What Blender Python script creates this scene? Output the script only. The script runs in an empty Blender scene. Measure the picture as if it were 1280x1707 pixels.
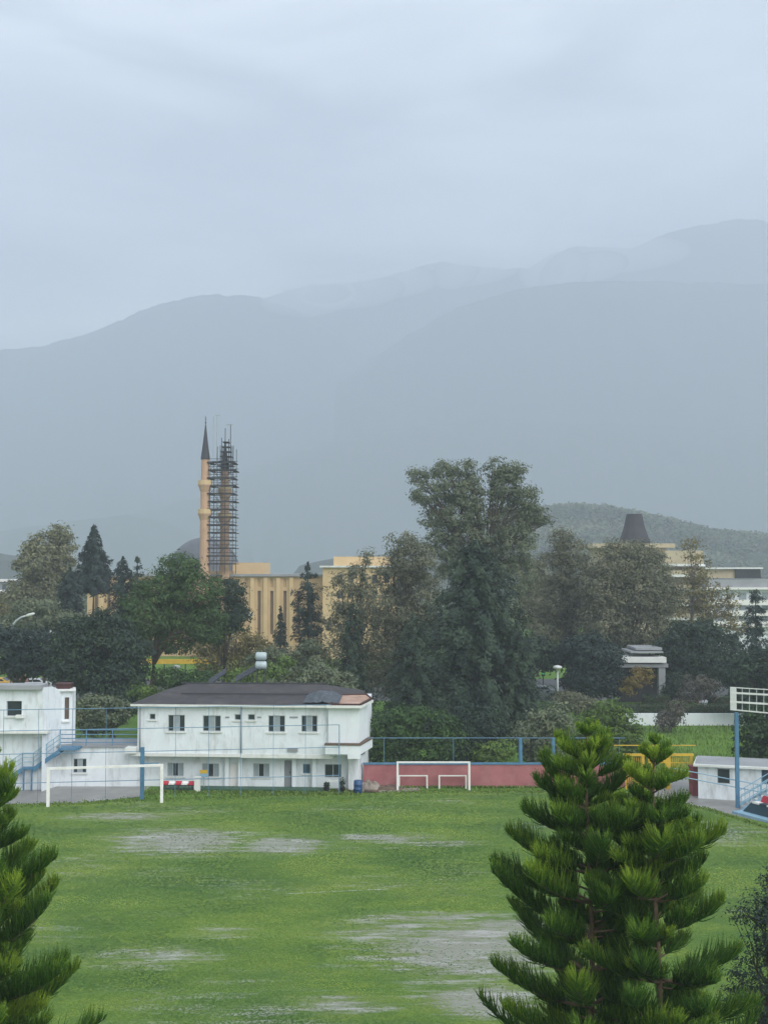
import bpy, math, random
import numpy as np
from mathutils import Vector, noise as mnoise

S = bpy.context.scene
COL = S.collection
R = math.radians
rng = np.random.default_rng(7)
random.seed(7)

# ------------------------------------------------------------------ camera
F, CX, CY, HOR, CAMH = 2000.0, 640.0, 853.5, 950.0, 15.2
TH = math.atan((HOR - CY) / F)
cam = bpy.data.cameras.new('camera')
camo = bpy.data.objects.new('camera', cam)
COL.objects.link(camo)
camo.location = (0, 0, CAMH)
camo.rotation_euler = (math.pi / 2 + TH, 0, 0)
cam.sensor_fit = 'HORIZONTAL'
cam.sensor_width = 36
cam.lens = 36 * F / 1280
cam.clip_start = 0.5
cam.clip_end = 9000
S.camera = camo

# ------------------------------------------------------------------ world, sun, exposure
SUN_EL, SUN_AZ = 40, 140          # azimuth clockwise from +Y: light from the right and behind the camera
w = bpy.data.worlds.new('World')
S.world = w
w.use_nodes = True
nt = w.node_tree
bg = nt.nodes['Background']
sky = nt.nodes.new('ShaderNodeTexSky')
sky.sky_type = 'NISHITA'
sky.sun_disc = False
sky.sun_elevation = R(SUN_EL)
sky.sun_rotation = R(SUN_AZ)
hs = nt.nodes.new('ShaderNodeHueSaturation')
hs.inputs['Saturation'].default_value = 0.45
nt.links.new(sky.outputs[0], hs.inputs['Color'])
tc = nt.nodes.new('ShaderNodeTexCoord')
mp = nt.nodes.new('ShaderNodeMapping')
mp.inputs['Scale'].default_value = (1.6, 1.6, 6.0)
nt.links.new(tc.outputs['Generated'], mp.inputs[0])
nz = nt.nodes.new('ShaderNodeTexNoise')
nz.inputs['Scale'].default_value = 2.2
nz.inputs['Detail'].default_value = 7.0
nz.inputs['Roughness'].default_value = 0.5
nz.inputs['Distortion'].default_value = 0.6
nt.links.new(mp.outputs[0], nz.inputs['Vector'])
rp = nt.nodes.new('ShaderNodeValToRGB')
rp.color_ramp.elements[0].position = 0.36
rp.color_ramp.elements[0].color = (4.9, 5.55, 5.85, 1)
rp.color_ramp.elements[1].position = 0.66
rp.color_ramp.elements[1].color = (11.2, 12.0, 12.1, 1)
nt.links.new(nz.outputs[0], rp.inputs[0])
mx = nt.nodes.new('ShaderNodeMix')
mx.data_type = 'RGBA'
mx.inputs[0].default_value = 0.9
nt.links.new(hs.outputs[0], mx.inputs[6])
nt.links.new(rp.outputs[0], mx.inputs[7])
nt.links.new(mx.outputs[2], bg.inputs['Color'])
bg.inputs['Strength'].default_value = 0.085

sl = bpy.data.lights.new('sun', 'SUN')
sl.energy = 1.5
sl.angle = R(50)
sl.color = (1.0, 0.98, 0.96)
so = bpy.data.objects.new('sun', sl)
COL.objects.link(so)
so.rotation_euler = (R(90 - SUN_EL), 0, R(180 - SUN_AZ))
so.location = (0, 0, 60)

S.view_settings.view_transform = 'Standard'
S.view_settings.look = 'None'
S.view_settings.gamma = 1
S.view_settings.exposure = 0.6
S.render.engine = 'CYCLES'
S.cycles.volume_bounces = 8
S.cycles.max_bounces = 12
S.cycles.diffuse_bounces = 3
S.cycles.transparent_max_bounces = 8
S.cycles.use_denoising = True

# ------------------------------------------------------------------ picking points in the world
def ray(px, py):
    dx, dy = (px - CX) / F, (CY - py) / F
    return Vector((dx, math.cos(TH) - dy * math.sin(TH), math.sin(TH) + dy * math.cos(TH)))
def at(px, py, D):
    d = ray(px, py)
    return Vector((0, 0, CAMH)) + d * (D / d.y)
def gnd(px, py, z=0.0):
    d = ray(px, py)
    return Vector((0, 0, CAMH)) + d * ((z - CAMH) / d.z)
def zat(py, D): return at(640, py, D).z
def xat(px, D): return at(px, HOR, D).x

class Frame:
    """an upright wall plane through p0 (left) and p1 (right): u along it, v behind it, z up"""
    def __init__(s, p0, p1):
        s.o = Vector((p0[0], p0[1], 0))
        s.u = Vector((p1[0] - p0[0], p1[1] - p0[1], 0)).normalized()
        s.n = Vector((-s.u.y, s.u.x, 0))
        s.len = math.hypot(p1[0] - p0[0], p1[1] - p0[1])
    def P(s, u, v, z): return s.o + s.u * u + s.n * v + Vector((0, 0, z))
    def on(s, px, py, v=0.0):
        d = ray(px, py)
        c = Vector((0, 0, CAMH))
        o = s.o + s.n * v
        t = (o - c).dot(s.n) / d.dot(s.n)
        q = c + d * t - s.o
        return q.dot(s.u), q.z
    def uu(s, px, v=0.0): return s.on(px, HOR, v)[0]
    def zz(s, py, px=400, v=0.0): return s.on(px, py, v)[1]

# ------------------------------------------------------------------ mesh builder (world coordinates)
class MB:
    def __init__(s): s.v, s.f = [], []
    def add(s, vs, fs):
        b = len(s.v)
        s.v += [tuple(p) for p in vs]
        s.f += [tuple(i + b for i in f) for f in fs]
        return s
    def hexa(s, p):      # 8 points: bottom ccw 0-3, top 4-7
        return s.add(p, [(0, 3, 2, 1), (4, 5, 6, 7), (0, 1, 5, 4), (1, 2, 6, 5), (2, 3, 7, 6), (3, 0, 4, 7)])
    def box(s, x0, x1, y0, y1, z0, z1):
        return s.hexa([(x0, y0, z0), (x1, y0, z0), (x1, y1, z0), (x0, y1, z0), (x0, y0, z1), (x1, y0, z1), (x1, y1, z1), (x0, y1, z1)])
    def fbox(s, fr, u0, u1, v0, v1, z0, z1):
        return s.hexa([fr.P(u, v, z) for z in (z0, z1) for u, v in ((u0, v0), (u1, v0), (u1, v1), (u0, v1))])
    def quad(s, a, b, c, d): return s.add([a, b, c, d], [(0, 1, 2, 3)])
    def prism(s, poly, z0, z1):
        n = len(poly)
        vs = [(p[0], p[1], z0) for p in poly] + [(p[0], p[1], z1) for p in poly]
        fs = [tuple(range(n - 1, -1, -1)), tuple(range(n, 2 * n))] + [(i, (i + 1) % n, n + (i + 1) % n, n + i) for i in range(n)]
        return s.add(vs, fs)
    def tube(s, pts, radii, n=6, cap=True):
        pts = [Vector(p) for p in pts]
        if not hasattr(radii, '__len__'): radii = [radii] * len(pts)
        vs, fs = [], []
        up = Vector((0, 0, 1))
        for i, p in enumerate(pts):
            d = (pts[min(i + 1, len(pts) - 1)] - pts[max(i - 1, 0)]).normalized()
            a = d.cross(up)
            if a.length < 1e-3: a = d.cross(Vector((1, 0, 0)))
            a.normalize()
            b = d.cross(a)
            for k in range(n):
                t = 2 * math.pi * k / n
                vs.append(p + (a * math.cos(t) + b * math.sin(t)) * radii[i])
        for i in range(len(pts) - 1):
            for k in range(n):
                k2 = (k + 1) % n
                fs.append((i * n + k, i * n + k2, (i + 1) * n + k2, (i + 1) * n + k))
        if cap:
            fs.append(tuple(range(n - 1, -1, -1)))
            fs.append(tuple(range((len(pts) - 1) * n, len(pts) * n)))
        return s.add(vs, fs)
    def bar(s, a, b, wx, wz):       # square bar from a to b
        a, b = Vector(a), Vector(b)
        d = (b - a).normalized()
        sd = d.cross(Vector((0, 0, 1)))
        if sd.length < 1e-3: sd = Vector((1, 0, 0))
        sd.normalize()
        up = sd.cross(d)
        return s.hexa([p + sd * (i * wx / 2) + up * (j * wz / 2) for p in (a, b) for i, j in ((-1, -1), (1, -1), (1, 1), (-1, 1))])
    def lathe(s, c, prof, n=20):
        vs, fs = [], []
        for r, z in prof:
            for k in range(n):
                t = 2 * math.pi * k / n
                vs.append((c[0] + r * math.cos(t), c[1] + r * math.sin(t), c[2] + z))
        for i in range(len(prof) - 1):
            for k in range(n):
                k2 = (k + 1) % n
                fs.append((i * n + k, i * n + k2, (i + 1) * n + k2, (i + 1) * n + k))
        fs.append(tuple(range(n - 1, -1, -1)))
        fs.append(tuple(range((len(prof) - 1) * n, len(prof) * n)))
        return s.add(vs, fs)
    def wall(s, fr, u0, u1, z0, z1, v, openings, depth=0.14):
        """a wall face with recessed openings (u0,u1,z0,z1)"""
        us = sorted({u0, u1} | {x for o in openings for x in o[:2]})
        zs = sorted({z0, z1} | {x for o in openings for x in o[2:4]})
        for i in range(len(us) - 1):
            for j in range(len(zs) - 1):
                cu, cz = (us[i] + us[i + 1]) / 2, (zs[j] + zs[j + 1]) / 2
                if any(o[0] < cu < o[1] and o[2] < cz < o[3] for o in openings): continue
                s.quad(fr.P(us[i], v, zs[j]), fr.P(us[i + 1], v, zs[j]), fr.P(us[i + 1], v, zs[j + 1]), fr.P(us[i], v, zs[j + 1]))
        for a, b, c, d in [o[:4] for o in openings]:
            w_ = v + depth
            s.quad(fr.P(a, v, c), fr.P(a, v, d), fr.P(a, w_, d), fr.P(a, w_, c))
            s.quad(fr.P(b, v, c), fr.P(b, w_, c), fr.P(b, w_, d), fr.P(b, v, d))
            s.quad(fr.P(a, v, d), fr.P(b, v, d), fr.P(b, w_, d), fr.P(a, w_, d))
            s.quad(fr.P(a, v, c), fr.P(a, w_, c), fr.P(b, w_, c), fr.P(b, v, c))
        return s
    def build(s, name, m, parent=None, loc=None, smooth=False):
        me = bpy.data.meshes.new(name)
        o = bpy.data.objects.new(name, me)
        COL.objects.link(o)
        org = Vector((0, 0, 0))
        if parent is not None:
            o.parent = parent
            org = Vector(parent['_o'])
        elif loc is not None:
            org = Vector(loc)
            o.location = org
        me.from_pydata([(p[0] - org.x, p[1] - org.y, p[2] - org.z) for p in s.v], [], s.f)
        if smooth:
            me.polygons.foreach_set('use_smooth', [True] * len(me.polygons))
        me.materials.append(m)
        me.update()
        o['_o'] = tuple(org)
        return o

def tag(o, label=None, cat=None, group=None, kind=None):
    if label: o['label'] = label
    if cat: o['category'] = cat
    if group: o['group'] = group
    if kind: o['kind'] = kind
    return o
def thing(name, label, cat, loc, group=None):
    o = bpy.data.objects.new(name, None)
    COL.objects.link(o)
    o.location = loc
    o['_o'] = tuple(loc)
    o.empty_display_size = 0.3
    return tag(o, label, cat, group)
def dup(root, loc, label=None, rotz=None, scale=None):
    r = root.copy()
    COL.objects.link(r)
    r.location = loc
    if rotz is not None: r.rotation_euler = (0, 0, rotz)
    if scale is not None: r.scale = scale if hasattr(scale, '__len__') else (scale,) * 3
    if label: r['label'] = label
    for ch in list(root.children):
        c = ch.copy()
        COL.objects.link(c)
        c.parent = r
        for g in ch.children:
            d = g.copy()
            COL.objects.link(d)
            d.parent = c
    return r

def np_mesh(name, verts, quads, m, parent=None, tint=None, loc=None, smooth=False):
    me = bpy.data.meshes.new(name)
    o = bpy.data.objects.new(name, me)
    COL.objects.link(o)
    org = np.zeros(3)
    if parent is not None:
        o.parent = parent
        org = np.array(parent['_o'])
    elif loc is not None:
        o.location = loc
        org = np.array(loc)
    o['_o'] = tuple(float(x) for x in org)
    V = (verts - org).astype(np.float32)
    n, q = len(V), len(quads)
    me.vertices.add(n)
    me.vertices.foreach_set('co', V.ravel())
    me.loops.add(4 * q)
    me.loops.foreach_set('vertex_index', quads.astype(np.int32).ravel())
    me.polygons.add(q)
    me.polygons.foreach_set('loop_start', np.arange(0, 4 * q, 4, dtype=np.int32))
    if smooth: me.polygons.foreach_set('use_smooth', np.ones(q, dtype=bool))
    if tint is not None:
        a = me.attributes.new('tint', 'FLOAT', 'POINT')
        a.data.foreach_set('value', tint.astype(np.float32))
    me.materials.append(m)
    me.update(calc_edges=True)
    return o

# ------------------------------------------------------------------ materials
def _n(t, typ, **k):
    n = t.nodes.new(typ)
    for a, b in k.items(): setattr(n, a, b)
    return n
def c4(c, f=1.0): return (min(c[0] * f, 1), min(c[1] * f, 1), min(c[2] * f, 1), 1)

def mat(name, col, rough=0.7, var=0.18, scale=1.5, metal=0.0, dirt=None, dirt_amt=0.0, streak=False, bump=0.0, col2=None, spec=0.4):
    m = bpy.data.materials.new(name)
    m.use_nodes = True
    t = m.node_tree
    b = t.nodes['Principled BSDF']
    b.inputs['Roughness'].default_value = rough
    b.inputs['Metallic'].default_value = metal
    b.inputs['Specular IOR Level'].default_value = spec
    tc = _n(t, 'ShaderNodeTexCoord')
    n1 = _n(t, 'ShaderNodeTexNoise')
    n1.inputs['Scale'].default_value = scale
    n1.inputs['Detail'].default_value = 6
    n1.inputs['Roughness'].default_value = 0.65
    t.links.new(tc.outputs['Object'], n1.inputs['Vector'])
    r = _n(t, 'ShaderNodeValToRGB')
    r.color_ramp.elements[0].position = 0.3
    r.color_ramp.elements[1].position = 0.7
    r.color_ramp.elements[0].color = c4(col, 1 - var)
    r.color_ramp.elements[1].color = c4(col2, 1) if col2 else c4(col, 1 + var * 0.6)
    t.links.new(n1.outputs[0], r.inputs[0])
    out = r.outputs[0]
    if dirt:
        mp = _n(t, 'ShaderNodeMapping')
        mp.inputs['Scale'].default_value = (1.1, 1.1, 0.3) if streak else (0.7, 0.7, 0.7)
        t.links.new(tc.outputs['Object'], mp.inputs[0])
        n2 = _n(t, 'ShaderNodeTexNoise')
        n2.inputs['Scale'].default_value = 1.4
        n2.inputs['Detail'].default_value = 8
        n2.inputs['Roughness'].default_value = 0.7
        t.links.new(mp.outputs[0], n2.inputs['Vector'])
        mr = _n(t, 'ShaderNodeMapRange')
        mr.inputs[1].default_value = 0.5
        mr.inputs[2].default_value = 0.78
        mr.inputs[4].default_value = dirt_amt
        t.links.new(n2.outputs[0], mr.inputs[0])
        mix = _n(t, 'ShaderNodeMix', data_type='RGBA')
        t.links.new(mr.outputs[0], mix.inputs[0])
        t.links.new(out, mix.inputs[6])
        mix.inputs[7].default_value = c4(dirt)
        out = mix.outputs[2]
    t.links.new(out, b.inputs['Base Color'])
    if bump:
        bm = _n(t, 'ShaderNodeBump')
        bm.inputs['Strength'].default_value = bump
        bm.inputs['Distance'].default_value = 0.05
        t.links.new(n1.outputs[0], bm.inputs['Height'])
        t.links.new(bm.outputs[0], b.inputs['Normal'])
    return m

def leafmat(name, c0, c1, c2, trans=0.25):
    m = bpy.data.materials.new(name)
    m.use_nodes = True
    t = m.node_tree
    b = t.nodes['Principled BSDF']
    b.inputs['Roughness'].default_value = 0.6
    b.inputs['Specular IOR Level'].default_value = 0.25
    at_ = _n(t, 'ShaderNodeAttribute', attribute_name='tint')
    r = _n(t, 'ShaderNodeValToRGB')
    r.color_ramp.elements[0].color = c4(c0)
    r.color_ramp.elements[1].color = c4(c2)
    e = r.color_ramp.elements.new(0.5)
    e.color = c4(c1)
    t.links.new(at_.outputs['Fac'], r.inputs[0])
    t.links.new(r.outputs[0], b.inputs['Base Color'])
    tr = _n(t, 'ShaderNodeBsdfTranslucent')
    t.links.new(r.outputs[0], tr.inputs[0])
    ms = _n(t, 'ShaderNodeMixShader')
    ms.inputs[0].default_value = trans
    t.links.new(b.outputs[0], ms.inputs[1])
    t.links.new(tr.outputs[0], ms.inputs[2])
    t.links.new(ms.outputs[0], t.nodes['Material Output'].inputs['Surface'])
    return m

def glassmat(name, col=(0.03, 0.04, 0.05)):
    return mat(name, col, rough=0.12, var=0.3, scale=0.8, spec=0.6)

M = {
    'white': mat('whitewash', (0.73, 0.77, 0.81), 0.85, 0.10, 0.9, dirt=(0.27, 0.27, 0.255), dirt_amt=0.75, streak=True),
    'white2': mat('fresh_white_paint', (0.74, 0.78, 0.82), 0.7, 0.05, 1.0, dirt=(0.45, 0.44, 0.42), dirt_amt=0.4, streak=True),
    'trim': mat('white_trim', (0.72, 0.73, 0.71), 0.75, 0.1, 2.0, dirt=(0.3, 0.27, 0.23), dirt_amt=0.55),
    'goal': mat('goal_paint', (0.78, 0.78, 0.76), 0.5, 0.1, 3.0, dirt=(0.4, 0.36, 0.3), dirt_amt=0.5),
    'roof': mat('brown_roof_sheet', (0.05, 0.046, 0.051), 0.8, 0.35, 0.9, dirt=(0.13, 0.115, 0.11), dirt_amt=0.6, bump=0.3),
    'tarp': mat('grey_tarp', (0.07, 0.085, 0.105), 0.6, 0.4, 2.5, bump=0.5),
    'copper': mat('orange_primer_sheet', (0.36, 0.2, 0.14), 0.6, 0.3, 0.9, col2=(0.5, 0.34, 0.27)),
    'darkred': mat('dark_red_edge', (0.06, 0.025, 0.025), 0.7, 0.2, 2),
    'glass': glassmat('window_glass'),
    'glassb': glassmat('blue_window_glass', (0.05, 0.085, 0.12)),
    'curtain': mat('pale_blind', (0.3, 0.35, 0.38), 0.8, 0.15, 2),
    'frame': mat('window_frame', (0.42, 0.46, 0.48), 0.6, 0.1, 3),
    'blue': mat('blue_paint', (0.07, 0.19, 0.32), 0.55, 0.25, 2.0, dirt=(0.2, 0.22, 0.22), dirt_amt=0.4),
    'ltblue': mat('pale_blue_paint', (0.25, 0.42, 0.55), 0.55, 0.2, 2.0, dirt=(0.3, 0.3, 0.28), dirt_amt=0.4),
    'bluewire': mat('blue_rail_paint', (0.12, 0.24, 0.36), 0.5, 0.15, 2),
    'red': mat('red_seat', (0.5, 0.03, 0.06), 0.4, 0.1, 2),
    'seatwhite': mat('white_seat', (0.78, 0.76, 0.74), 0.4, 0.06, 2),
    'redwall': mat('faded_red_wall', (0.37, 0.135, 0.145), 0.9, 0.22, 0.9, dirt=(0.42, 0.22, 0.21), dirt_amt=0.8, bump=0.2),
    'redpillar': mat('dark_red_pillar', (0.21, 0.05, 0.06), 0.85, 0.2, 1.5),
    'yellow': mat('yellow_paint', (0.6, 0.38, 0.03), 0.55, 0.2, 1.5, dirt=(0.25, 0.17, 0.06), dirt_amt=0.4),
    'green': mat('green_ledge', (0.045, 0.11, 0.075), 0.7, 0.3, 2),
    'bark': mat('bark', (0.09, 0.07, 0.055), 0.95, 0.4, 3, bump=0.4),
    'barkred': mat('reddish_bark', (0.12, 0.085, 0.055), 0.95, 0.35, 6, bump=0.4),
    'barkpale': mat('pale_bark', (0.2, 0.18, 0.15), 0.95, 0.35, 2, bump=0.3),
    'beige': mat('beige_stone', (0.57, 0.40, 0.225), 0.9, 0.1, 0.5, dirt=(0.36, 0.27, 0.17), dirt_amt=0.4, streak=True),
    'beige2': mat('pale_beige_stone', (0.62, 0.45, 0.25), 0.9, 0.08, 0.5),
    'pinkst': mat('pinkish_stone', (0.52, 0.33, 0.215), 0.9, 0.12, 0.6),
    'lead': mat('lead_roof', (0.13, 0.14, 0.16), 0.55, 0.2, 0.8),
    'lead2': mat('dark_slate_roof', (0.045, 0.045, 0.055), 0.75, 0.25, 0.6),
    'steel': mat('dark_steel', (0.04, 0.042, 0.05), 0.6, 0.2, 1),
    'plank': mat('weathered_planks', (0.028, 0.027, 0.03), 0.85, 0.3, 1),
    'galv': mat('galvanised_steel', (0.42, 0.45, 0.47), 0.45, 0.15, 2, metal=0.3),
    'tank': mat('white_tank', (0.42, 0.5, 0.53), 0.35, 0.12, 2, dirt=(0.3, 0.34, 0.34), dirt_amt=0.4),
    'panel': mat('solar_panel', (0.02, 0.024, 0.035), 0.25, 0.2, 1),
    'lamp': mat('lamp_glass', (0.6, 0.61, 0.6), 0.3, 0.04, 2),
    'concrete': mat('concrete', (0.33, 0.32, 0.31), 0.75, 0.3, 0.6, dirt=(0.16, 0.14, 0.13), dirt_amt=0.6),
    'asphalt': mat('asphalt', (0.055, 0.057, 0.06), 0.6, 0.3, 0.6),
    'grey': mat('grey_render', (0.27, 0.28, 0.3), 0.85, 0.2, 1),
    'slab': mat('grey_roof_slab', (0.3, 0.31, 0.33), 0.8, 0.2, 0.5),
    'rust': mat('rust_red_sheet', (0.07, 0.028, 0.03), 0.8, 0.3, 2),
    'barrel': mat('blue_plastic', (0.02, 0.07, 0.19), 0.4, 0.1, 2),
    'sack': mat('sacking', (0.28, 0.24, 0.21), 0.95, 0.3, 3, bump=0.4),
    'timber': mat('old_timber', (0.13, 0.09, 0.07), 0.9, 0.3, 3),
    'teal': mat('dark_teal_board', (0.015, 0.05, 0.075), 0.5, 0.25, 2),
    'rubber': mat('rubber', (0.015, 0.015, 0.016), 0.8, 0.2, 4),
    'carw': mat('white_car_paint', (0.7, 0.73, 0.76), 0.25, 0.04, 2, spec=0.6),
    'cary': mat('yellow_car_paint', (0.65, 0.38, 0.03), 0.3, 0.05, 2, spec=0.6),
    'card': mat('dark_car_paint', (0.02, 0.022, 0.028), 0.25, 0.1, 2, spec=0.6),
    'cars': mat('silver_car_paint', (0.4, 0.44, 0.5), 0.25, 0.05, 2, spec=0.6),
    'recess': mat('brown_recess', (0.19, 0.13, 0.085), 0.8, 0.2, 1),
    'cream': mat('cream_render', (0.50, 0.42, 0.29), 0.9, 0.14, 0.4, dirt=(0.3, 0.25, 0.18), dirt_amt=0.5, streak=True),
    'parasol': mat('faded_parasol_cloth', (0.42, 0.22, 0.18), 0.9, 0.2, 2),
}

# ------------------------------------------------------------------ ground, pitch, paving
def sheet(name, poly, z, m, kind='structure'):
    mb = MB().add([(p[0], p[1], z) for p in poly], [tuple(range(len(poly)))])
    o = mb.build(name, m)
    o['kind'] = kind
    return o

def noise_mask(t, tc, scale, lo, hi, detail=6, rough=0.65, sc=(1, 1, 1)):
    mp = _n(t, 'ShaderNodeMapping')
    mp.inputs['Scale'].default_value = sc
    t.links.new(tc.outputs['Object'], mp.inputs[0])
    n = _n(t, 'ShaderNodeTexNoise')
    n.inputs['Scale'].default_value = scale
    n.inputs['Detail'].default_value = detail
    n.inputs['Roughness'].default_value = rough
    t.links.new(mp.outputs[0], n.inputs['Vector'])
    r = _n(t, 'ShaderNodeMapRange')
    r.inputs[1].default_value, r.inputs[2].default_value = lo, hi
    t.links.new(n.outputs[0], r.inputs[0])
    return r.outputs[0]
def mathn(t, op, a, b=None, clamp=False):
    n = _n(t, 'ShaderNodeMath', operation=op, use_clamp=clamp)
    for i, x in enumerate((a, b)):
        if x is None: continue
        if hasattr(x, 'is_linked'): t.links.new(x, n.inputs[i])
        else: n.inputs[i].default_value = x
    return n.outputs[0]
def mixc(t, fac, a, b):
    n = _n(t, 'ShaderNodeMix', data_type='RGBA')
    if hasattr(fac, 'is_linked'): t.links.new(fac, n.inputs[0])
    else: n.inputs[0].default_value = fac
    for i, x in ((6, a), (7, b)):
        if hasattr(x, 'is_linked'): t.links.new(x, n.inputs[i])
        else: n.inputs[i].default_value = c4(x)
    return n.outputs[2]
def ellipse(t, tc, px, py, rx, ry, soft=1.0):
    c = gnd(px, py)
    a = rx / F * c.y
    b = abs(gnd(px, py - ry).y - gnd(px, py + ry).y) / 2
    mp = _n(t, 'ShaderNodeMapping', vector_type='POINT')
    mp.inputs['Location'].default_value = (-c.x / a, -c.y / b, 0)
    mp.inputs['Scale'].default_value = (1 / a, 1 / b, 0)
    t.links.new(tc.outputs['Object'], mp.inputs[0])
    l = _n(t, 'ShaderNodeVectorMath', operation='LENGTH')
    t.links.new(mp.outputs[0], l.inputs[0])
    r = _n(t, 'ShaderNodeMapRange', interpolation_type='SMOOTHSTEP')
    r.inputs[1].default_value, r.inputs[2].default_value = 1.25, 0.1
    t.links.new(l.outputs[1 if len(l.outputs) > 1 else 0], r.inputs[0])
    return r.outputs[0]

def pitch_material():
    m = bpy.data.materials.new('pitch_grass')
    m.use_nodes = True
    t = m.node_tree
    b = t.nodes['Principled BSDF']
    b.inputs['Specular IOR Level'].default_value = 0.2
    tc = _n(t, 'ShaderNodeTexCoord')
    big = noise_mask(t, tc, 0.13, 0.40, 0.60, 7, 0.68, (0.7, 1.0, 1))
    mid = noise_mask(t, tc, 0.8, 0.46, 0.66, 12, 0.8, (0.35, 1, 1))
    fine = noise_mask(t, tc, 7.0, 0.3, 0.7, 4, 0.7)
    ff = noise_mask(t, tc, 28.0, 0.3, 0.7, 2, 0.7)
    base = mixc(t, big, (0.068, 0.17, 0.02), (0.15, 0.25, 0.03))
    col = mixc(t, mathn(t, 'MULTIPLY', mid, 0.9), base, (0.24, 0.31, 0.035))
    col = mixc(t, mathn(t, 'MULTIPLY', fine, 0.6), col, (0.042, 0.085, 0.02))
    col = mixc(t, mathn(t, 'MULTIPLY', ff, 0.35), col, (0.11, 0.15, 0.04))
    # worn, muddy places
    tot = mathn(t, 'MULTIPLY', noise_mask(t, tc, 0.16, 0.5, 0.7, 3, 0.5, (0.6, 1, 1)), 0.45)
    for px, py, rx, ry, k in ((300, 1402, 150, 30, 1.0), (470, 1410, 95, 20, 1.0), (640, 1398, 110, 10, .9), (740, 1406, 90, 9, .7),
                              (770, 1585, 200, 62, 1.05), (830, 1550, 130, 30, .9), (650, 1552, 150, 22, .7), (260, 1596, 150, 26, .6),
                              (570, 1676, 120, 26, .7), (800, 1670, 130, 40, 1.0), (720, 1530, 160, 14, .8), (370, 1556, 70, 14, .5), (1130, 1385, 200, 22, .7),
                              (200, 1362, 120, 9, .8), (1190, 1400, 120, 14, .6)):
        e = mathn(t, 'MULTIPLY', ellipse(t, tc, px, py, rx, ry), k)
        tot = e if tot is None else mathn(t, 'MAXIMUM', tot, e)
    pat = noise_mask(t, tc, 1.5, 0.38, 0.62, 12, 0.8, (0.28, 1, 1))
    mud = mathn(t, 'MULTIPLY', tot, 1.08)
    mud = mathn(t, 'ADD', mud, pat)
    mr = _n(t, 'ShaderNodeMapRange')
    mr.inputs[1].default_value, mr.inputs[2].default_value, mr.inputs[4].default_value = 0.93, 1.45, 0.9
    t.links.new(mud, mr.inputs[0])
    mudm = mr.outputs[0]
    col = mixc(t, mathn(t, 'MULTIPLY', mathn(t, 'MULTIPLY', tot, noise_mask(t, tc, 0.5, 0.35, 0.6, 8, 0.75, (0.4, 1, 1))), 0.8), col, (0.155, 0.18, 0.075))
    mcol = mixc(t, fine, (0.30, 0.30, 0.275), (0.21, 0.215, 0.165))
    col = mixc(t, mudm, col, mcol)
    # standing water inside the mud, its sky reflection painted as pale colour
    wet = mathn(t, 'MULTIPLY', mathn(t, 'MINIMUM', mathn(t, 'MULTIPLY', tot, 1.3), 1.0), noise_mask(t, tc, 1.5, 0.525, 0.60, 9, 0.72, (0.22, 1, 1)))
    col = mixc(t, mathn(t, 'MULTIPLY', wet, 0.85), col, (0.42, 0.42, 0.40))
    t.links.new(col, b.inputs['Base Color'])
    ro = _n(t, 'ShaderNodeMapRange')
    ro.inputs[3].default_value, ro.inputs[4].default_value = 0.85, 0.2
    t.links.new(mathn(t, 'MAXIMUM', wet, mathn(t, 'MULTIPLY', mudm, 0.7)), ro.inputs[0])
    t.links.new(ro.outputs[0], b.inputs['Roughness'])
    bm = _n(t, 'ShaderNodeBump')
    bm.inputs['Strength'].default_value = 0.35
    bm.inputs['Distance'].default_value = 0.06
    t.links.new(mathn(t, 'SUBTRACT', fine, mathn(t, 'MULTIPLY', wet, 1.0)), bm.inputs['Height'])
    t.links.new(bm.outputs[0], b.inputs['Normal'])
    return m
PITCH = pitch_material()

def rough_grass():
    m = bpy.data.materials.new('rough_grass')
    m.use_nodes = True
    t = m.node_tree
    b = t.nodes['Principled BSDF']
    b.inputs['Roughness'].default_value = 0.9
    b.inputs['Specular IOR Level'].default_value = 0.15
    tc = _n(t, 'ShaderNodeTexCoord')
    a = noise_mask(t, tc, 0.25, 0.35, 0.65, 6)
    c = noise_mask(t, tc, 2.5, 0.3, 0.7, 5)
    col = mixc(t, a, (0.085, 0.18, 0.025), (0.14, 0.26, 0.035))
    col = mixc(t, mathn(t, 'MULTIPLY', c, 0.4), col, (0.04, 0.075, 0.02))
    t.links.new(col, b.inputs['Base Color'])
    return m
RG = rough_grass()

sheet('ground', [(-3200, -55), (3200, -55), (3200, 4850), (-3200, 4850)], 0.0, RG)
sheet('pitch', [(-60, 36), (60, 36), (60, 72.0), gnd(1280, 1382)[:2], gnd(1180, 1350)[:2], gnd(1080, 1329)[:2], gnd(900, 1319)[:2], gnd(620, 1321)[:2], gnd(230, 1336)[:2], gnd(0, 1345)[:2], (-60, 77)], 0.008, PITCH)
# faded touchline traces
LINE = mat('faded_chalk', (0.1, 0.17, 0.04), 0.9, 0.2, 1.3, col2=(0.5, 0.52, 0.45))
mb = MB()
for (x0, y0, x1, y1) in ((470, 1491.5, 520, 1489), (520, 1489, 580, 1486), (580, 1486, 650, 1483)):
    a, c = gnd(x0, y0), gnd(x1, y1)
    d = (c - a).normalized()
    nn = Vector((-d.y, d.x, 0)) * 0.05
    mb.quad(*[(p.x, p.y, 0.013) for p in (a - nn, c - nn, c + nn, a + nn)])
o = mb.build('pitch_marking', LINE)
o['kind'] = 'structure'

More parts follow.
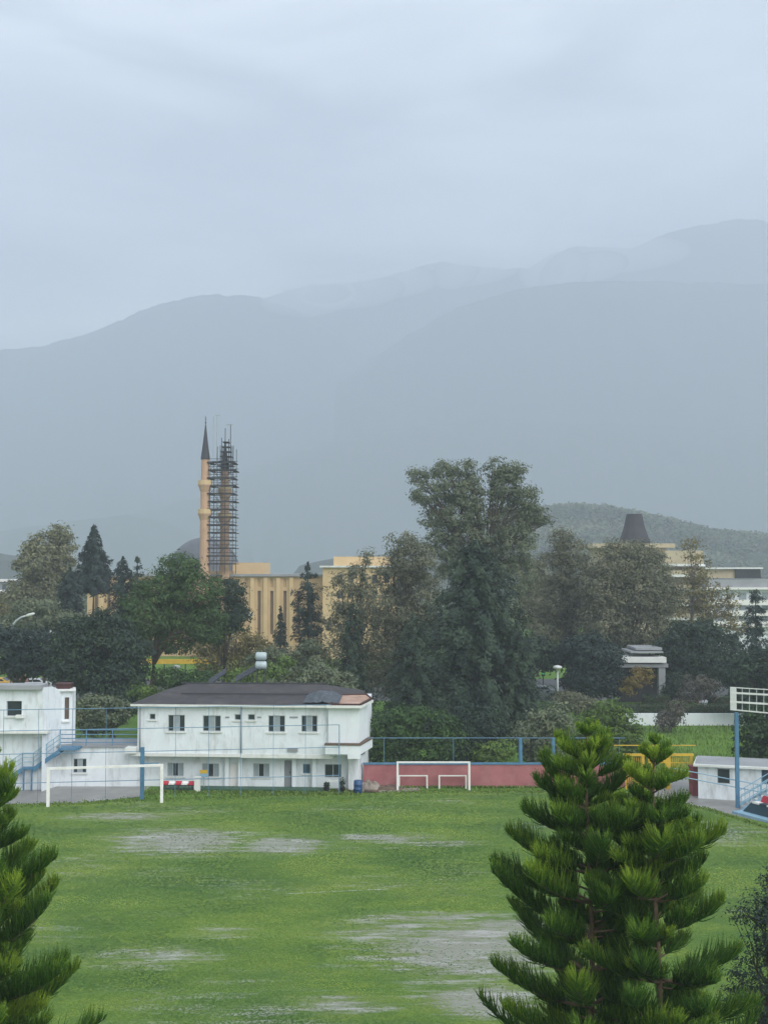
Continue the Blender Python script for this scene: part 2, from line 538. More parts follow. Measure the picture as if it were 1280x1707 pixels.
PAVE = mat('wet_paving', (0.26, 0.255, 0.25), 0.45, 0.3, 0.5, dirt=(0.15, 0.13, 0.12), dirt_amt=0.7)
sheet('pavement', [gnd(-60, 1342)[:2], gnd(120, 1340)[:2], gnd(232, 1329)[:2], gnd(250, 1312)[:2], gnd(-60, 1308)[:2]], 0.012, PAVE)
sheet('path', [gnd(1080, 1327)[:2], gnd(1170, 1347)[:2], gnd(1300, 1378)[:2], gnd(1340, 1330)[:2], gnd(1150, 1316)[:2], gnd(1145, 1290)[:2], gnd(1112, 1300)[:2]], 0.012, PAVE)
sheet('dirt_strip', [gnd(560, 1323)[:2], gnd(640, 1322)[:2], gnd(700, 1320)[:2], gnd(700, 1314)[:2], gnd(560, 1314)[:2]], 0.016, M['sack'])
sheet('road', [(-140, 140), (140, 140), (140, 168), (-140, 168)], 0.012, M['asphalt'])

# ------------------------------------------------------------------ mountains
def mountain(name, pts, D, front, back, m, amp=6, seed=0, nx=260, nyf=26, nyb=6):
    """a range whose crest follows pts (picture px) at distance D, with a front slope and a back slope"""
    xs = [p[0] for p in pts]
    lo, hi = xs[0], xs[-1]
    verts, quads = [], []
    ny = nyf + nyb + 1
    for i in range(nx + 1):
        px = lo + (hi - lo) * i / nx
        py = float(np.interp(px, xs, [p[1] for p in pts]))
        crest = at(px, py, D)
        for j in range(ny):
            if j <= nyf: t = 1 - j / nyf; y = D - front * t
            else: t = (j - nyf) / nyb; y = D + back * t
            prof = 0.5 * (1 + math.cos(math.pi * t)) * 0.5 + 0.5 * (1 - t)
            x = crest.x
            nz_ = mnoise.fractal(Vector((x / 90 + seed, y / 90, seed * 3.1)), 0.9, 2.1, 5)
            gully = abs(mnoise.noise(Vector((x / 55 + seed, y / 160, 4.2 + seed))))
            z = crest.z * prof + (nz_ * amp * 2.2 - gully * amp * 3) * min(1, t * 3) + nz_ * amp * 0.5 + amp * .5 * mnoise.noise(Vector((x / 26, y / 60, seed)))
            if t > 0.98: z = -4
            verts.append((x, y, z))
    for i in range(nx):
        for j in range(ny - 1):
            a = i * ny + j
            quads.append((a, a + ny, a + ny + 1, a + 1))
    o = np_mesh(name, np.array(verts), np.array(quads), m, smooth=True)
    o['kind'] = 'structure'
    return o
MT = mat('forested_slope', (0.04, 0.055, 0.035), 0.95, 0.35, 0.02, dirt=(0.12, 0.115, 0.1), dirt_amt=0.25)
mountain('mountain', [(-420, 640), (-120, 600), (0, 583), (60, 578), (130, 562), (190, 538), (240, 514), (295, 498), (345, 492), (385, 490), (430, 495), (500, 520), (620, 590), (760, 680), (900, 790)], 3980, 600, 300, MT, 11, 1)
mountain('mountain', [(200, 640), (380, 520), (450, 494), (520, 474), (600, 470), (660, 456), (700, 442), (735, 435), (800, 446), (880, 448), (920, 422), (960, 411), (1050, 414), (1110, 390), (1170, 374), (1235, 363), (1290, 372), (1400, 390), (1700, 420)], 4350, 650, 300, MT, 9, 2)
mountain('mountain', [(560, 640), (680, 558), (760, 512), (860, 482), (960, 470), (1040, 468), (1280, 474), (1700, 500)], 3500, 450, 260, MT, 7, 5)
mountain('mountain', [(150, 870), (330, 832), (400, 792), (450, 768), (540, 738), (640, 720), (760, 706), (900, 704), (1280, 720), (1600, 760)], 3150, 300, 250, MT, 9, 3)
mountain('hill', [(-500, 890), (-100, 888), (0, 884), (100, 872), (160, 864), (210, 859), (260, 866), (330, 890), (420, 915)], 2750, 240, 200, MT, 4, 4)
mountain('hill', [(-400, 915), (-60, 918), (0, 922), (40, 928), (90, 938), (140, 944)], 980, 160, 100, MT, 3, 6, nx=60)
mountain('hill', [(500, 942), (560, 930), (640, 922), (700, 905), (760, 885), (860, 856), (905, 850), (960, 847), (1010, 849), (1060, 860), (1120, 872), (1180, 888), (1280, 898), (1400, 902), (1600, 915)], 980, 210, 120, MT, 3, 7, nx=90)
# ------------------------------------------------------------------ foliage
def unit(v): return v / np.maximum(np.linalg.norm(v, axis=1, keepdims=True), 1e-9)
def leaf_quads(P, outward, size, aspect, tint, g, along=None, flat=0.35):
    """one diamond leaf spray per point"""
    n = len(P)
    nrm = unit(outward * 0.85 + np.array([0, 0, flat + .1]) + g.normal(0, 0.36, (n, 3)))
    if along is None: along = g.normal(0, 1, (n, 3)) + outward * 0.6
    t1 = unit(along - nrm * np.sum(along * nrm, 1, keepdims=True))
    t2 = np.cross(nrm, t1)
    s = size * g.uniform(0.65, 1.35, n)
    a = t1 * s[:, None]
    b = t2 * (s * aspect)[:, None]
    V = np.empty((n, 4, 3))
    V[:, 0] = P - a
    V[:, 1] = P + b + a * 0.15
    V[:, 2] = P + a
    V[:, 3] = P - b + a * 0.15
    Q = np.arange(4 * n).reshape(n, 4)
    T = np.repeat(np.clip(tint, 0, 1), 4)
    return V.reshape(-1, 3), Q, T
def join(parts):
    V, Q, T, b = [], [], [], 0
    for v, q, t in parts:
        V.append(v); Q.append(q + b); T.append(t); b += len(v)
    return np.concatenate(V), np.concatenate(Q), np.concatenate(T)

def ball(n, g):
    d = unit(g.normal(0, 1, (n, 3)))
    return d

def crown_clumps(lobes, g, dens, cr):
    """clump centres through the lobes (ellipsoids): dens clumps per m3**(2/3)-ish surface"""
    out = []
    for c, r in lobes:
        area = 4 * math.pi * ((r[0] * r[1]) ** 1.6 / 3 + (r[0] * r[2]) ** 1.6 / 3 + (r[1] * r[2]) ** 1.6 / 3) ** (1 / 1.6)
        n = max(5, int(area * dens))
        d = ball(n, g)
        k = g.uniform(0.25, 1.0, n) ** 0.45
        P = c + d * r * k[:, None]
        out.append(np.concatenate([P, d, np.full((n, 1), cr) * g.uniform(0.65, 1.35, (n, 1))], 1))
    return np.concatenate(out)

LM = {
    'grey_olive': leafmat('grey_olive_leaves', (0.074, 0.098, 0.061), (0.143, 0.174, 0.105), (0.243, 0.261, 0.154)),
    'brown_olive': leafmat('brown_olive_leaves', (0.085, 0.098, 0.066), (0.159, 0.170, 0.107), (0.254, 0.243, 0.146)),
    'dark': leafmat('dark_evergreen_leaves', (0.015, 0.031, 0.023), (0.031, 0.058, 0.039), (0.062, 0.098, 0.056)),
    'bluedark': leafmat('blue_dark_needles', (0.014, 0.028, 0.027), (0.028, 0.05, 0.046), (0.054, 0.08, 0.066)),
    'pine': leafmat('pine_needles', (0.028, 0.060, 0.022), (0.055, 0.109, 0.034), (0.108, 0.175, 0.050)),
    'mid': leafmat('mid_green_leaves', (0.022, 0.052, 0.018), (0.045, 0.098, 0.027), (0.085, 0.155, 0.04)),
    'pale': leafmat('pale_olive_leaves', (0.126, 0.134, 0.076), (0.202, 0.210, 0.118), (0.302, 0.294, 0.160)),
    'yellowish': leafmat('yellow_olive_leaves', (0.105, 0.098, 0.042), (0.182, 0.161, 0.063), (0.266, 0.224, 0.084)),
    'fresh': leafmat('fresh_green_leaves', (0.056, 0.105, 0.025), (0.105, 0.175, 0.036), (0.182, 0.266, 0.049)),
    'hedge': leafmat('clipped_hedge_leaves', (0.017, 0.042, 0.020), (0.034, 0.070, 0.028), (0.056, 0.105, 0.039)),
    'norfolk': leafmat('norfolk_pine_fronds', (0.012, 0.042, 0.010), (0.058, 0.145, 0.018), (0.28, 0.40, 0.035), 0.22),
    'autumn': leafmat('autumn_leaves', (0.140, 0.084, 0.028), (0.224, 0.154, 0.042), (0.224, 0.224, 0.056)),
    'bare': leafmat('twiggy_grey_leaves', (0.070, 0.070, 0.059), (0.119, 0.112, 0.092), (0.168, 0.154, 0.126)),
}

def tree(name, label, cat, D, tx, lobes, leaf='dark', dens=1.3, cr=0.75, per=34, ls=0.2, asp=0.5, bark='bark', trunk_r=0.3, seed=1, group=None, lean=0, base_z=0.0, dy=0.0, clearz=None, depthk=1.0, wood=True):
    """a broadleaf tree: lobes are (px, py, rx, ry) seen in the photograph, each given its own depth; tx is the trunk's px"""
    g = np.random.default_rng(seed)
    L = []
    k = D / F
    for px, py, rx, ry in lobes:
        c = at(px, py, D + g.uniform(-0.5, 0.5) * rx * k)
        L.append((np.array(c), np.array((rx * k, min(rx, ry * 1.3) * k * 0.9 * depthk, ry * k))))
    root = thing(name, label, cat, (xat(tx, D), D, base_z), group)
    ox, oy = root.location.x, root.location.y
    C = crown_clumps(L, g, dens * 1.3, cr * 1.08)
    C = C[C[:, 2] > 0.25]
    n = len(C)
    ct = g.uniform(0.1, 0.9, n)
    cnt = g.integers(int(per * .6), int(per * 1.4), n)
    idx = np.repeat(np.arange(n), cnt)
    N = len(idx)
    d = ball(N, g)
    rr = g.uniform(0, 1, N) ** 0.5
    P = C[idx, :3] + d * (C[idx, 6] * rr)[:, None] * np.array([1.15, 1.15, 0.7])
    ok = P[:, 2] > 0.03
    tint = ct[idx] * 0.75 + g.normal(0, 0.08, N) + 0.1
    outw = unit(C[idx, 3:6] * 0.6 + d)
    V, Q, T = leaf_quads(P[ok], outw[ok], ls, asp, tint[ok], g)
    if wood:
        mb = MB()
        top = max(L, key=lambda q: q[0][2])
        zmin = min(c[2] - r[2] for c, r in L)
        fork = max(0.25 * top[0][2], min(zmin + 1.0, 0.5 * top[0][2]))
        if clearz: fork = clearz
        b0 = Vector((ox, oy, base_z - 0.1))
        f0 = Vector((ox + lean, oy, fork))
        mb.tube([b0, b0.lerp(f0, 0.12), b0.lerp(f0, 0.55) + Vector((g.uniform(-.15, .15), 0, 0)), f0], [trunk_r * 1.45, trunk_r * 1.05, trunk_r * .9, trunk_r * .75], 9)
        for li, (c, r) in enumerate(L):
            e = Vector(c) + Vector((0, 0, r[2] * 0.45))
            st = f0 + Vector((0, 0, -0.15 * fork * g.uniform(0, 1)))
            md = st.lerp(e, 0.5) + Vector((g.uniform(-.5, .5), g.uniform(-.5, .5), 0.06 * (e - st).length))
            r0 = trunk_r * 0.5
            mb.tube([st, md, e], [r0, r0 * .62, r0 * .2], 6)
            near = C[np.linalg.norm((C[:, :3] - c) / r, axis=1) < 1.02]
            sel = near[g.permutation(len(near))[:min(len(near), 16)]]
            for q in sel:
                p1 = Vector(q[:3])
                tt = g.uniform(0.25, 0.9)
                s0 = (st.lerp(md, tt * 2) if tt < .5 else md.lerp(e, tt * 2 - 1))
                mm = s0.lerp(p1, 0.5) + Vector((0, 0, -0.05 * (p1 - s0).length))
                mb.tube([s0, mm, p1], [r0 * .3, r0 * .2, r0 * .07], 4, cap=False)
        mb.build('trunk', M[bark], root, smooth=True)
    np_mesh('crown', V, Q, LM[leaf], root, T)
    return root

def conifer(name, label, cat, D, tx, ytop, ybot, halfw, leaf='bluedark', tiers=22, nb=8, seed=1, group=None, power=0.8, gap=1.0, ls=0.2, droop=0.25, per=30, columnar=False, trunk_r=0.22, rag=0.25, asp=0.3):
    """a tiered evergreen: ytop and ybot are the crown's top and bottom in the photograph, halfw its half width"""
    g = np.random.default_rng(seed)
    k = D / F
    zt, zb = zat(ytop, D), max(0.4, zat(ybot, D))
    Wd = halfw * k
    root = thing(name, label, cat, (xat(tx, D), D, 0), group)
    x0, y0 = root.location.x, D
    mb = MB()
    mb.tube([(x0, y0, -0.1), (x0, y0, zb * .5 + .2), (x0 + .05, y0, (zb + zt) / 2), (x0, y0, zt)], [trunk_r * 1.3, trunk_r, trunk_r * .6, 0.03], 8)
    Ps, Os, Ts, Al = [], [], [], []
    for i in range(tiers):
        f = (i + g.uniform(-.3, .3) * gap) / (tiers - 1)
        f = min(max(f, 0), 1)
        z = zt - (zt - zb) * f
        if columnar: ln0 = Wd * (min(1, f * 4) ** 0.7) * (1 - 0.35 * max(0, f - .6))
        else: ln0 = Wd * (0.06 + 0.94 * f ** power)
        m_ = max(4, int(nb * (0.5 + 0.6 * f)))
        a0 = g.uniform(0, 6.28)
        for b in range(m_):
            ln = ln0 * g.uniform(1 - rag, 1 + rag * 0.6)
            a = a0 + 6.283 * b / m_ + g.uniform(-.2, .2)
            dirh = np.array([math.cos(a), math.sin(a), 0])
            rise = g.uniform(-0.05, 0.25)
            cnt = max(6, int(per * (0.25 + ln)))
            tt = g.uniform(0.08, 1, cnt) ** 0.7
            p = np.array([x0, y0, z]) + dirh * (tt * ln)[:, None]
            p[:, 2] += ln * (rise * tt - droop * tt * tt)
            side = np.array([-dirh[1], dirh[0], 0])
            sp = 0.1 + 0.22 * ln * (1 - tt * 0.75)
            p += side * (g.normal(0, .5, cnt) * sp)[:, None]
            p[:, 2] += g.normal(0, 0.10 + 0.05 * ln, cnt)
            Ps.append(p)
            Os.append(np.tile(dirh + np.array([0, 0, .2]), (cnt, 1)))
            Ts.append(np.full(cnt, g.uniform(.15, .75)) + 0.18 * tt + g.normal(0, .14, cnt))
            Al.append(np.tile(dirh, (cnt, 1)) + g.normal(0, .5, (cnt, 3)))
            if ln > 0.5:
                e = Vector((x0, y0, z)) + Vector(dirh) * ln * .85 + Vector((0, 0, ln * (rise * .85 - droop * .7)))
                mb.tube([(x0, y0, z), e], [max(.015, trunk_r * .16), .008], 3, cap=False)
    mb.build('trunk', M['bark'], root, smooth=True)
    V, Q, T = leaf_quads(np.concatenate(Ps), np.concatenate(Os), ls, asp, np.concatenate(Ts), g, np.concatenate(Al), flat=0.6)
    np_mesh('crown', V, Q, LM[leaf], root, T)
    return root

# ------------------------------------------------------------------ clubhouse
def window(root, fr, o, v, panes=('glass', 'curtain', 'glass'), sill=True, frame='frame'):
    """window filling the opening o=(u0,u1,z0,z1) of a wall at v: frame > panes, sill"""
    u0, u1, z0, z1 = o
    f = 0.05
    mb = MB()
    n = len(panes)
    vv0, vv1 = v + 0.07, v + 0.13
    mb.fbox(fr, u0, u1, vv0, vv1, z0, z0 + f).fbox(fr, u0, u1, vv0, vv1, z1 - f, z1)
    wd = (u1 - u0) / n
    for i in range(n + 1):
        uc = min(max(u0 + i * wd, u0 + f / 2), u1 - f / 2)
        mb.fbox(fr, uc - f / 2, uc + f / 2, vv0 + .003, vv1 - .003, z0 + f, z1 - f)
    fo = mb.build('window', M[frame], root)
    for i, p in enumerate(panes):
        a, b = u0 + i * wd + f / 2, u0 + (i + 1) * wd - f / 2
        MB().fbox(fr, a, b, v + 0.095, v + 0.11, z0 + f, z1 - f).build('pane', M[p], fo)
    if sill:
        MB().fbox(fr, u0 - 0.12, u1 + 0.12, v - 0.09, v - 0.002, z0 - 0.09, z0 - 0.002).build('sill', M['trim'], fo)
    return fo
def door(root, fr, o, v, m, handle=True):
    u0, u1, z0, z1 = o
    d = MB().fbox(fr, u0 + .02, u1 - .02, v + .06, v + .11, z0 + .02, z1 - .02).build('door', M[m], root)
    if handle:
        MB().fbox(fr, u1 - .16, u1 - .1, v + .02, v + .055, z0 + 1.0, z0 + 1.12).build('handle', M['steel'], d)
    return d
def opx(fr, px0, py0, px1, py1, v=0.0):
    a, z1 = fr.on(px0, py0, v)
    b, z0 = fr.on(px1, py1, v)
    return (a, b, z0, z1)

CF = Frame((xat(232, 84.2), 84.2), (xat(549, 83.3), 83.3))
LU = CF.len
club = thing('clubhouse', 'two storey white clubhouse with dark hipped roof behind the blue railing', 'building', (CF.o.x, CF.o.y, 0))
zf = CF.zz(1257)                  # underside of the upper storey
ze = CF.zz(1178)                  # eaves
VB = 1.0                          # the ground floor is set back
DEP = 9.5
up = [opx(CF, *p) for p in ((280, 1192, 308, 1220), (338, 1193, 368, 1220), (447, 1193, 475, 1221), (502, 1193, 529, 1221))]
small = [opx(CF, *p) for p in ((249, 1190, 259, 1200), (391, 1191, 402, 1201), (413, 1191, 425, 1201))]
lo = [opx(CF, *p, VB) for p in ((279, 1272, 306, 1295), (337, 1273, 365, 1296), (422, 1273, 449, 1296), (541, 1274, 569, 1297))]
dr = [opx(CF, 379, 1273, 402, 1316, VB), opx(CF, 474, 1268, 486, 1316, VB)]
dr = [(a, b, 0.0, d) for a, b, c, d in dr]
bl = [opx(CF, 505, 1274, 517, 1290, VB)]
mb = MB()
mb.wall(CF, 0, LU, zf, ze, 0, up + small)
mb.quad(CF.P(0, DEP, zf), CF.P(0, DEP, ze), CF.P(0, 0, ze), CF.P(0, 0, zf))          # left side, back
mb.quad(CF.P(LU, DEP, zf), CF.P(0, DEP, zf), CF.P(0, DEP, 0), CF.P(LU, DEP, 0))
mb.quad(CF.P(LU, DEP, ze), CF.P(0, DEP, ze), CF.P(0, DEP, zf), CF.P(LU, DEP, zf))
mb.wall(CF, 0.1, LU + 1.2, 0, zf - .002, VB, lo + dr + bl)
mb.quad(CF.P(.1, DEP, 0), CF.P(.1, DEP, zf), CF.P(.1, VB, zf), CF.P(.1, VB, 0))
mb.build('wall', M['white'], club)
# floor slab edge below the upper storey, with the small step in it
um = CF.uu(403)
MB().fbox(CF, -0.42, um, -0.10, DEP - .1, zf - .22, zf + .0).fbox(CF, um + .002, LU + .3, -0.06, DEP - .12, zf - .27, zf - .004).build('floor_slab', M['trim'], club)
MB().fbox(CF, -0.8, -0.02, -0.35, 1.2, zf + .0, zf + .38).build('balcony_corner', M['trim'], club)
for o in up: window(club, CF, o, 0)
for o in small: window(club, CF, o, 0, ('glass',), True)
for i, o in enumerate(lo): window(club, CF, o, VB, ('curtain', 'glass', 'curtain') if i < 3 else ('glass', 'glass'), i < 3)
door(club, CF, dr[0], VB, 'seatwhite')
door(club, CF, dr[1], VB, 'grey')
window(club, CF, bl[0], VB, ('glassb',), True, 'blue')
for px in (381, 403, 492, 525):
    u = CF.uu(px, VB - .1)
    MB().fbox(CF, u - .14, u + .14, VB - .3, VB - .003, 0, zf - .28).build('pillar', M['white2'], club)
for px in (379, 432, 486, 493):
    u, z = CF.on(px, 1196)
    MB().fbox(CF, u - .14, u + .14, -.04, -.004, z - .05, z + .05).build('vent', M['grey'], club)
u, z = CF.on(488, 1250)
MB().fbox(CF, u - .35, u + .35, -.14, -.004, z - .12, z + .12).build('air_conditioner', M['slab'], club)
MB().fbox(CF, CF.uu(270), CF.uu(545), VB - 1.5, VB - .32, 0, .13).build('front_step', M['green'], club)
for px in (236, 403.5):
    u = CF.uu(px, -.08)
    MB().tube([CF.P(u, -.08, zf + .05), CF.P(u, -.08, ze - .02)], .05, 8).build('drainpipe', M['slab'], club, smooth=True)
# wing at the right-hand end
vw = -0.28
uw0, uw1 = LU - .02, CF.uu(599, vw)
wing = [(uw0, vw), (uw1, vw), (uw1 + .3, 2.9), (uw1 + .1, DEP), (uw0, DEP)]
W3 = lambda q: CF.P(q[0], q[1], 0)
MB().prism([W3(q) for q in wing], zf - .02, ze - .03).build('wing_wall', M['white2'], club)
uc = CF.uu(581, .6), CF.uu(599, .6)
MB().prism([W3(q) for q in [(uc[0], .45), (uw1 - .15, .45), (uw1 + .15, 2.9), (uw1 + .05, DEP), (uc[0], DEP)]], 0, zf - .3).build('wing_wall', M['white'], club)
bal = [(uw0 - .15, vw - .5), (uw1 + .12, vw - .5), (uw1 + .68, 2.7), (uw1 + .32, 2.9), (uw1 - .05, vw - .006), (uw0 - .15, vw - .006)]
zb0, zb1 = CF.zz(1258, 570, vw - .5), CF.zz(1243, 570, vw - .5)
ba = MB().prism([W3(q) for q in bal], zb0, zb1).build('balcony', M['white2'], club)
MB().prism([W3(q) for q in [(uw0 - .2, vw - .56), (uw1 + .16, vw - .56), (uw1 + .74, 2.7), (uw1 + .36, 2.86), (uw1 + .0, vw + .002), (uw0 - .2, vw + .002)]], zb1 + .002, zb1 + .1).build('coping', M['timber'], ba)
MB().fbox(CF, uw1 - .75, uw1 + .1, vw - .5, vw + .5, zb0 - .3, zb0 - .002).build('bracket', M['white2'], ba)
# roof: hipped, with white eaves
OV = .42
rz0 = ze + .16
zr = zat(1139, CF.P(0, 4.7, 0).y)
ur0, ur1 = CF.uu(316, 4.7), CF.uu(537, 4.7)
e = [(-OV, -OV), (LU + .1, -OV), (LU + .1, DEP + OV), (-OV, DEP + OV)]
uend = CF.uu(606, 4.7)
mb = MB()
A, B, C_, D_ = [CF.P(a, b, rz0) for a, b in ((-OV, -OV), (LU + .15, -OV), (uend, 4.7), (uend - .3, DEP + OV))]
E_ = CF.P(-OV, DEP + OV, rz0)
R0, R1 = CF.P(ur0, 4.7, zr), CF.P(ur1, 4.7, zr)
mb.add([A, B, R1, R0, C_ + Vector((0, 0, .1)), D_, E_], [(0, 1, 2, 3), (1, 4, 2), (4, 5, 2), (5, 6, 3, 2), (6, 0, 3)])
roof = mb.build('roof', M['roof'], club)
MB().fbox(CF, -OV, LU + .1, -OV, DEP + OV, ze + .002, rz0 - .004).build('eaves', M['trim'], roof)
MB().bar(R0 + Vector((-.5, 0, .03)), R1 + Vector((.3, 0, .03)), .16, .1).build('ridge_cap', M['steel'], roof)
a, b = CF.P(CF.uu(304, 1.9), 1.9, rz0), CF.P(CF.uu(523, 1.9), 1.9, rz0)
kz = rz0 + (zr - rz0) * (1.9 + OV) / (4.7 + OV) + .09
MB().bar((a.x, a.y, kz), (b.x, b.y, kz), .07, .07).build('roof_pipe', M['steel'], roof)
# flat roof of the wing: white eaves, dark edge, orange sheet
we = [(uw0 - .1, vw - .45), (uw1 + .18, vw - .45), (uw1 + .72, 3.1), (uw0 - .1, 3.1)]
zw = CF.zz(1178, 575, vw - .45)
MB().prism([W3(q) for q in we], zw - .12, zw + .06).build('eaves', M['trim'], roof)
inn = [(uw0 + .1, vw - .3), (uw1 + .08, vw - .3), (uw1 + .58, 2.8), (uw1 + .2, 3.0), (uw0 + .6, 2.4)]
hh = [.09, .09, .14, .42, .45]
mb = MB().add([W3(q) + Vector((0, 0, zw + h)) for q, h in zip(inn, hh)], [(0, 1, 2, 3, 4)])
mb.build('roof_panel', M['copper'], roof)
mb = MB()
for i in range(5):
    p, q = (W3(inn[j % 5]) + Vector((0, 0, zw + hh[j % 5] + .02)) for j in (i, i + 1))
    mb.bar(p, q, .16, .12)
mb.build('panel_edge', M['darkred'], roof)
# crumpled tarp
g = np.random.default_rng(3)
n = 14
cu, cz = CF.on(540, 1158, 1.5)
vs, fs = [], []
for i in range(n):
    for j in range(n):
        a, b = i / (n - 1) * 2 - 1, j / (n - 1) * 2 - 1
        r2 = max(0, 1 - a * a * .9 - b * b * .9)
        z = CF.zz(1172, 540, .5) + .1 + .75 * r2 * (0.6 + .5 * mnoise.noise(Vector((a * 2.2, b * 2.2, 1)))) + .1 * mnoise.noise(Vector((a * 6, b * 6, 3)))
        vs.append(CF.P(cu + a * 1.25, 1.2 + b * 1.5, z + (b + 1) * .16))
for i in range(n - 1):
    for j in range(n - 1):
        fs.append((i * n + j, (i + 1) * n + j, (i + 1) * n + j + 1, i * n + j + 1))
o = MB().add(vs, fs).build('tarpaulin', M['tarp'], None, CF.P(cu, 1.2, cz))
tag(o, 'crumpled grey tarpaulin heaped on the clubhouse roof next to the orange sheet', 'tarpaulin')

# solar water heater on the ridge
hd = CF.P(0, 5.4, 0).y - .3
hx = xat(436, hd)
sol = thing('solar_water_heater', 'solar water heater with two white drums above the clubhouse ridge', 'water heater', (hx, hd, zr))
for py in (1094, 1109):
    z = zat(py, hd)
    mb = MB()
    pr = [(.0, -.42), (.22, -.4), (.3, -.32), (.3, .32), (.22, .4), (.0, .42)]
    vs, fs, nn = [], [], 14
    for r_, xx in pr:
        for k in range(nn):
            t = 2 * math.pi * k / nn
            vs.append((hx + xx, hd + r_ * math.cos(t), z + r_ * math.sin(t)))
    for i in range(len(pr) - 1):
        for k in range(nn):
            fs.append((i * nn + k, i * nn + (k + 1) % nn, (i + 1) * nn + (k + 1) % nn, (i + 1) * nn + k))
    mb.add(vs, fs).build('drum', M['tank'], sol, smooth=True)
ztop = zat(1102, hd)
mb = MB()
for sx in (-.3, .3):
    mb.bar((hx + sx, hd + .35, zr - .6), (hx + sx, hd + .35, ztop + .2), .06, .06)
    mb.bar((hx + sx, hd - .3, zr - .3), (hx + sx, hd + .3, ztop), .05, .05)
mb.bar((hx - .4, hd + .3, ztop - .02), (hx + .4, hd + .3, ztop - .02), .05, .05)
mb.build('stand', M['steel'], sol)
for (pa, pb), (qa, qb) in (((430, 1117), (392, 1139)), ((376, 1124), (346, 1145))):
    p, q = at(pa, pb, hd + .1), at(qa, qb, hd - .8)
    d = Vector((0, .9, .5)).normalized() * .8
    mb = MB().hexa([p, q, q + d, p + d] + [x + Vector((0, 0, .08)) for x in (p, q, q + d, p + d)])
    mb.build('panel', M['panel'], sol)
for px, py in ((420, 1123), (400, 1134), (368, 1130), (352, 1141)):
    p = at(px, py, hd + .1)
    MB().bar((p.x, p.y + .5, zr - .55), (p.x, p.y + .5, p.z + .25), .05, .05).build('leg', M['steel'], sol)

# team seats in front of the clubhouse
def bench(name, label, p0, p1, seats, zs, framem, group=None):
    fr = Frame(p0, p1)
    root = thing(name, label, 'bench', (fr.o.x, fr.o.y, 0), group)
    n = len(seats)
    wd = fr.len / n
    for i, c in enumerate(seats):
        a, b = i * wd + .03, (i + 1) * wd - .03
        mb = MB().fbox(fr, a, b, 0, .38, zs - .05, zs + .02)
        mb.hexa([fr.P(u, v, z) for z, vs_ in ((zs + .021, (.3, .38)), (zs + .15, (.36, .42))) for u, v in ((a, vs_[0]), (b, vs_[0]), (b, vs_[1]), (a, vs_[1]))])
        mb.build('seat', M[c], root)
    MB().fbox(fr, 0, fr.len, .12, .2, zs - .12, zs - .052).build('rail', M[framem], root)
    for u in (.15, fr.len * .5, fr.len - .15):
        MB().fbox(fr, u - .03, u + .03, .1, .22, 0, zs - .122).build('leg', M[framem], root)
    return root
b0 = CF.P(CF.uu(272, -.9), -.9, 0)
b1 = CF.P(CF.uu(326, -.9), -.9, 0)
bench('team_bench', 'row of red and white plastic seats before the clubhouse wall', b0, b1, ['red', 'seatwhite', 'red', 'seatwhite', 'red'], .5, 'steel')
bx = CF.P(CF.uu(331, -.9), -.9, 0)
o = MB().box(bx.x - .2, bx.x + .2, bx.y, bx.y + .3, 0, .95).box(bx.x - .24, bx.x + .24, bx.y - .03, bx.y + .33, .951, 1.0).build('meter_cabinet', M['trim'], None, (bx.x, bx.y, 0))
tag(o, 'small cream meter cabinet standing at the end of the red and white seats', 'cabinet')
sg = thing('wall_sign', 'small yellow and blue sign board on a post before the clubhouse', 'sign', CF.P(CF.uu(342, .3), .3, 0))
p = CF.P(CF.uu(342, .3), .3, 0)
za, zm, zb_ = zat(1296, p.y), zat(1290, p.y), zat(1284, p.y)
MB().box(p.x - .26, p.x + .26, p.y, p.y + .04, zm + .002, zb_).build('yellow_panel', M['yellow'], sg)
MB().box(p.x - .26, p.x + .26, p.y, p.y + .04, za, zm).build('white_panel', M['ltblue'], sg)
MB().bar((p.x, p.y + .08, 0), (p.x, p.y + .08, zb_), .05, .05).build('post', M['galv'], sg)

# clutter by the wing
bp = CF.P(CF.uu(597, -.7), -.7, 0)
o = MB().lathe((bp.x, bp.y, 0), [(.25, 0), (.29, .04), (.29, .28), (.31, .3), (.29, .32), (.29, .58), (.31, .6), (.29, .62), (.28, .84), (.24, .88)], 18).build('barrel', M['barrel'], None, (bp.x, bp.y, 0), True)
tag(o, 'blue plastic barrel standing at the corner of the clubhouse', 'barrel')
def heap(name, label, cat, px, py, wx, wy, hz, m, seed):
    c = gnd(px, py)
    n = 16
    vs, fs = [], []
    for i in range(n):
        for j in range(n):
            a, b = i / (n - 1) * 2 - 1, j / (n - 1) * 2 - 1
            r2 = max(0, 1 - a * a - b * b)
            z = hz * r2 ** .6 * (.75 + .5 * mnoise.noise(Vector((a * 3 + seed, b * 3, 0)))) + .0
            vs.append((c.x + a * wx, c.y + b * wy, z - .01))
    for i in range(n - 1):
        for j in range(n - 1):
            fs.append((i * n + j, (i + 1) * n + j, (i + 1) * n + j + 1, i * n + j + 1))
    return tag(MB().add(vs, fs).build(name, m, None, (c.x, c.y, 0)), label, cat)
heap('sack_heap', 'grey brown heap of sacking beside the blue barrel', 'heap', 617, 1316, .75, .5, .75, M['sack'], 1)
heap('earth_heap', 'low dark heap of earth lying at the foot of the red wall', 'heap', 645, 1316, 1.2, .5, .32, M['timber'], 5)
lg = thing('log', 'dark log lying on the ground in front of the sacking heap', 'log', gnd(612, 1322))
p = gnd(607, 1322)
MB().tube([(p.x, p.y, .11), (p.x + .5, p.y + .05, .12), (p.x + 1.0, p.y, .1)], [.11, .1, .09], 9).build('stem', M['timber'], lg, smooth=True)
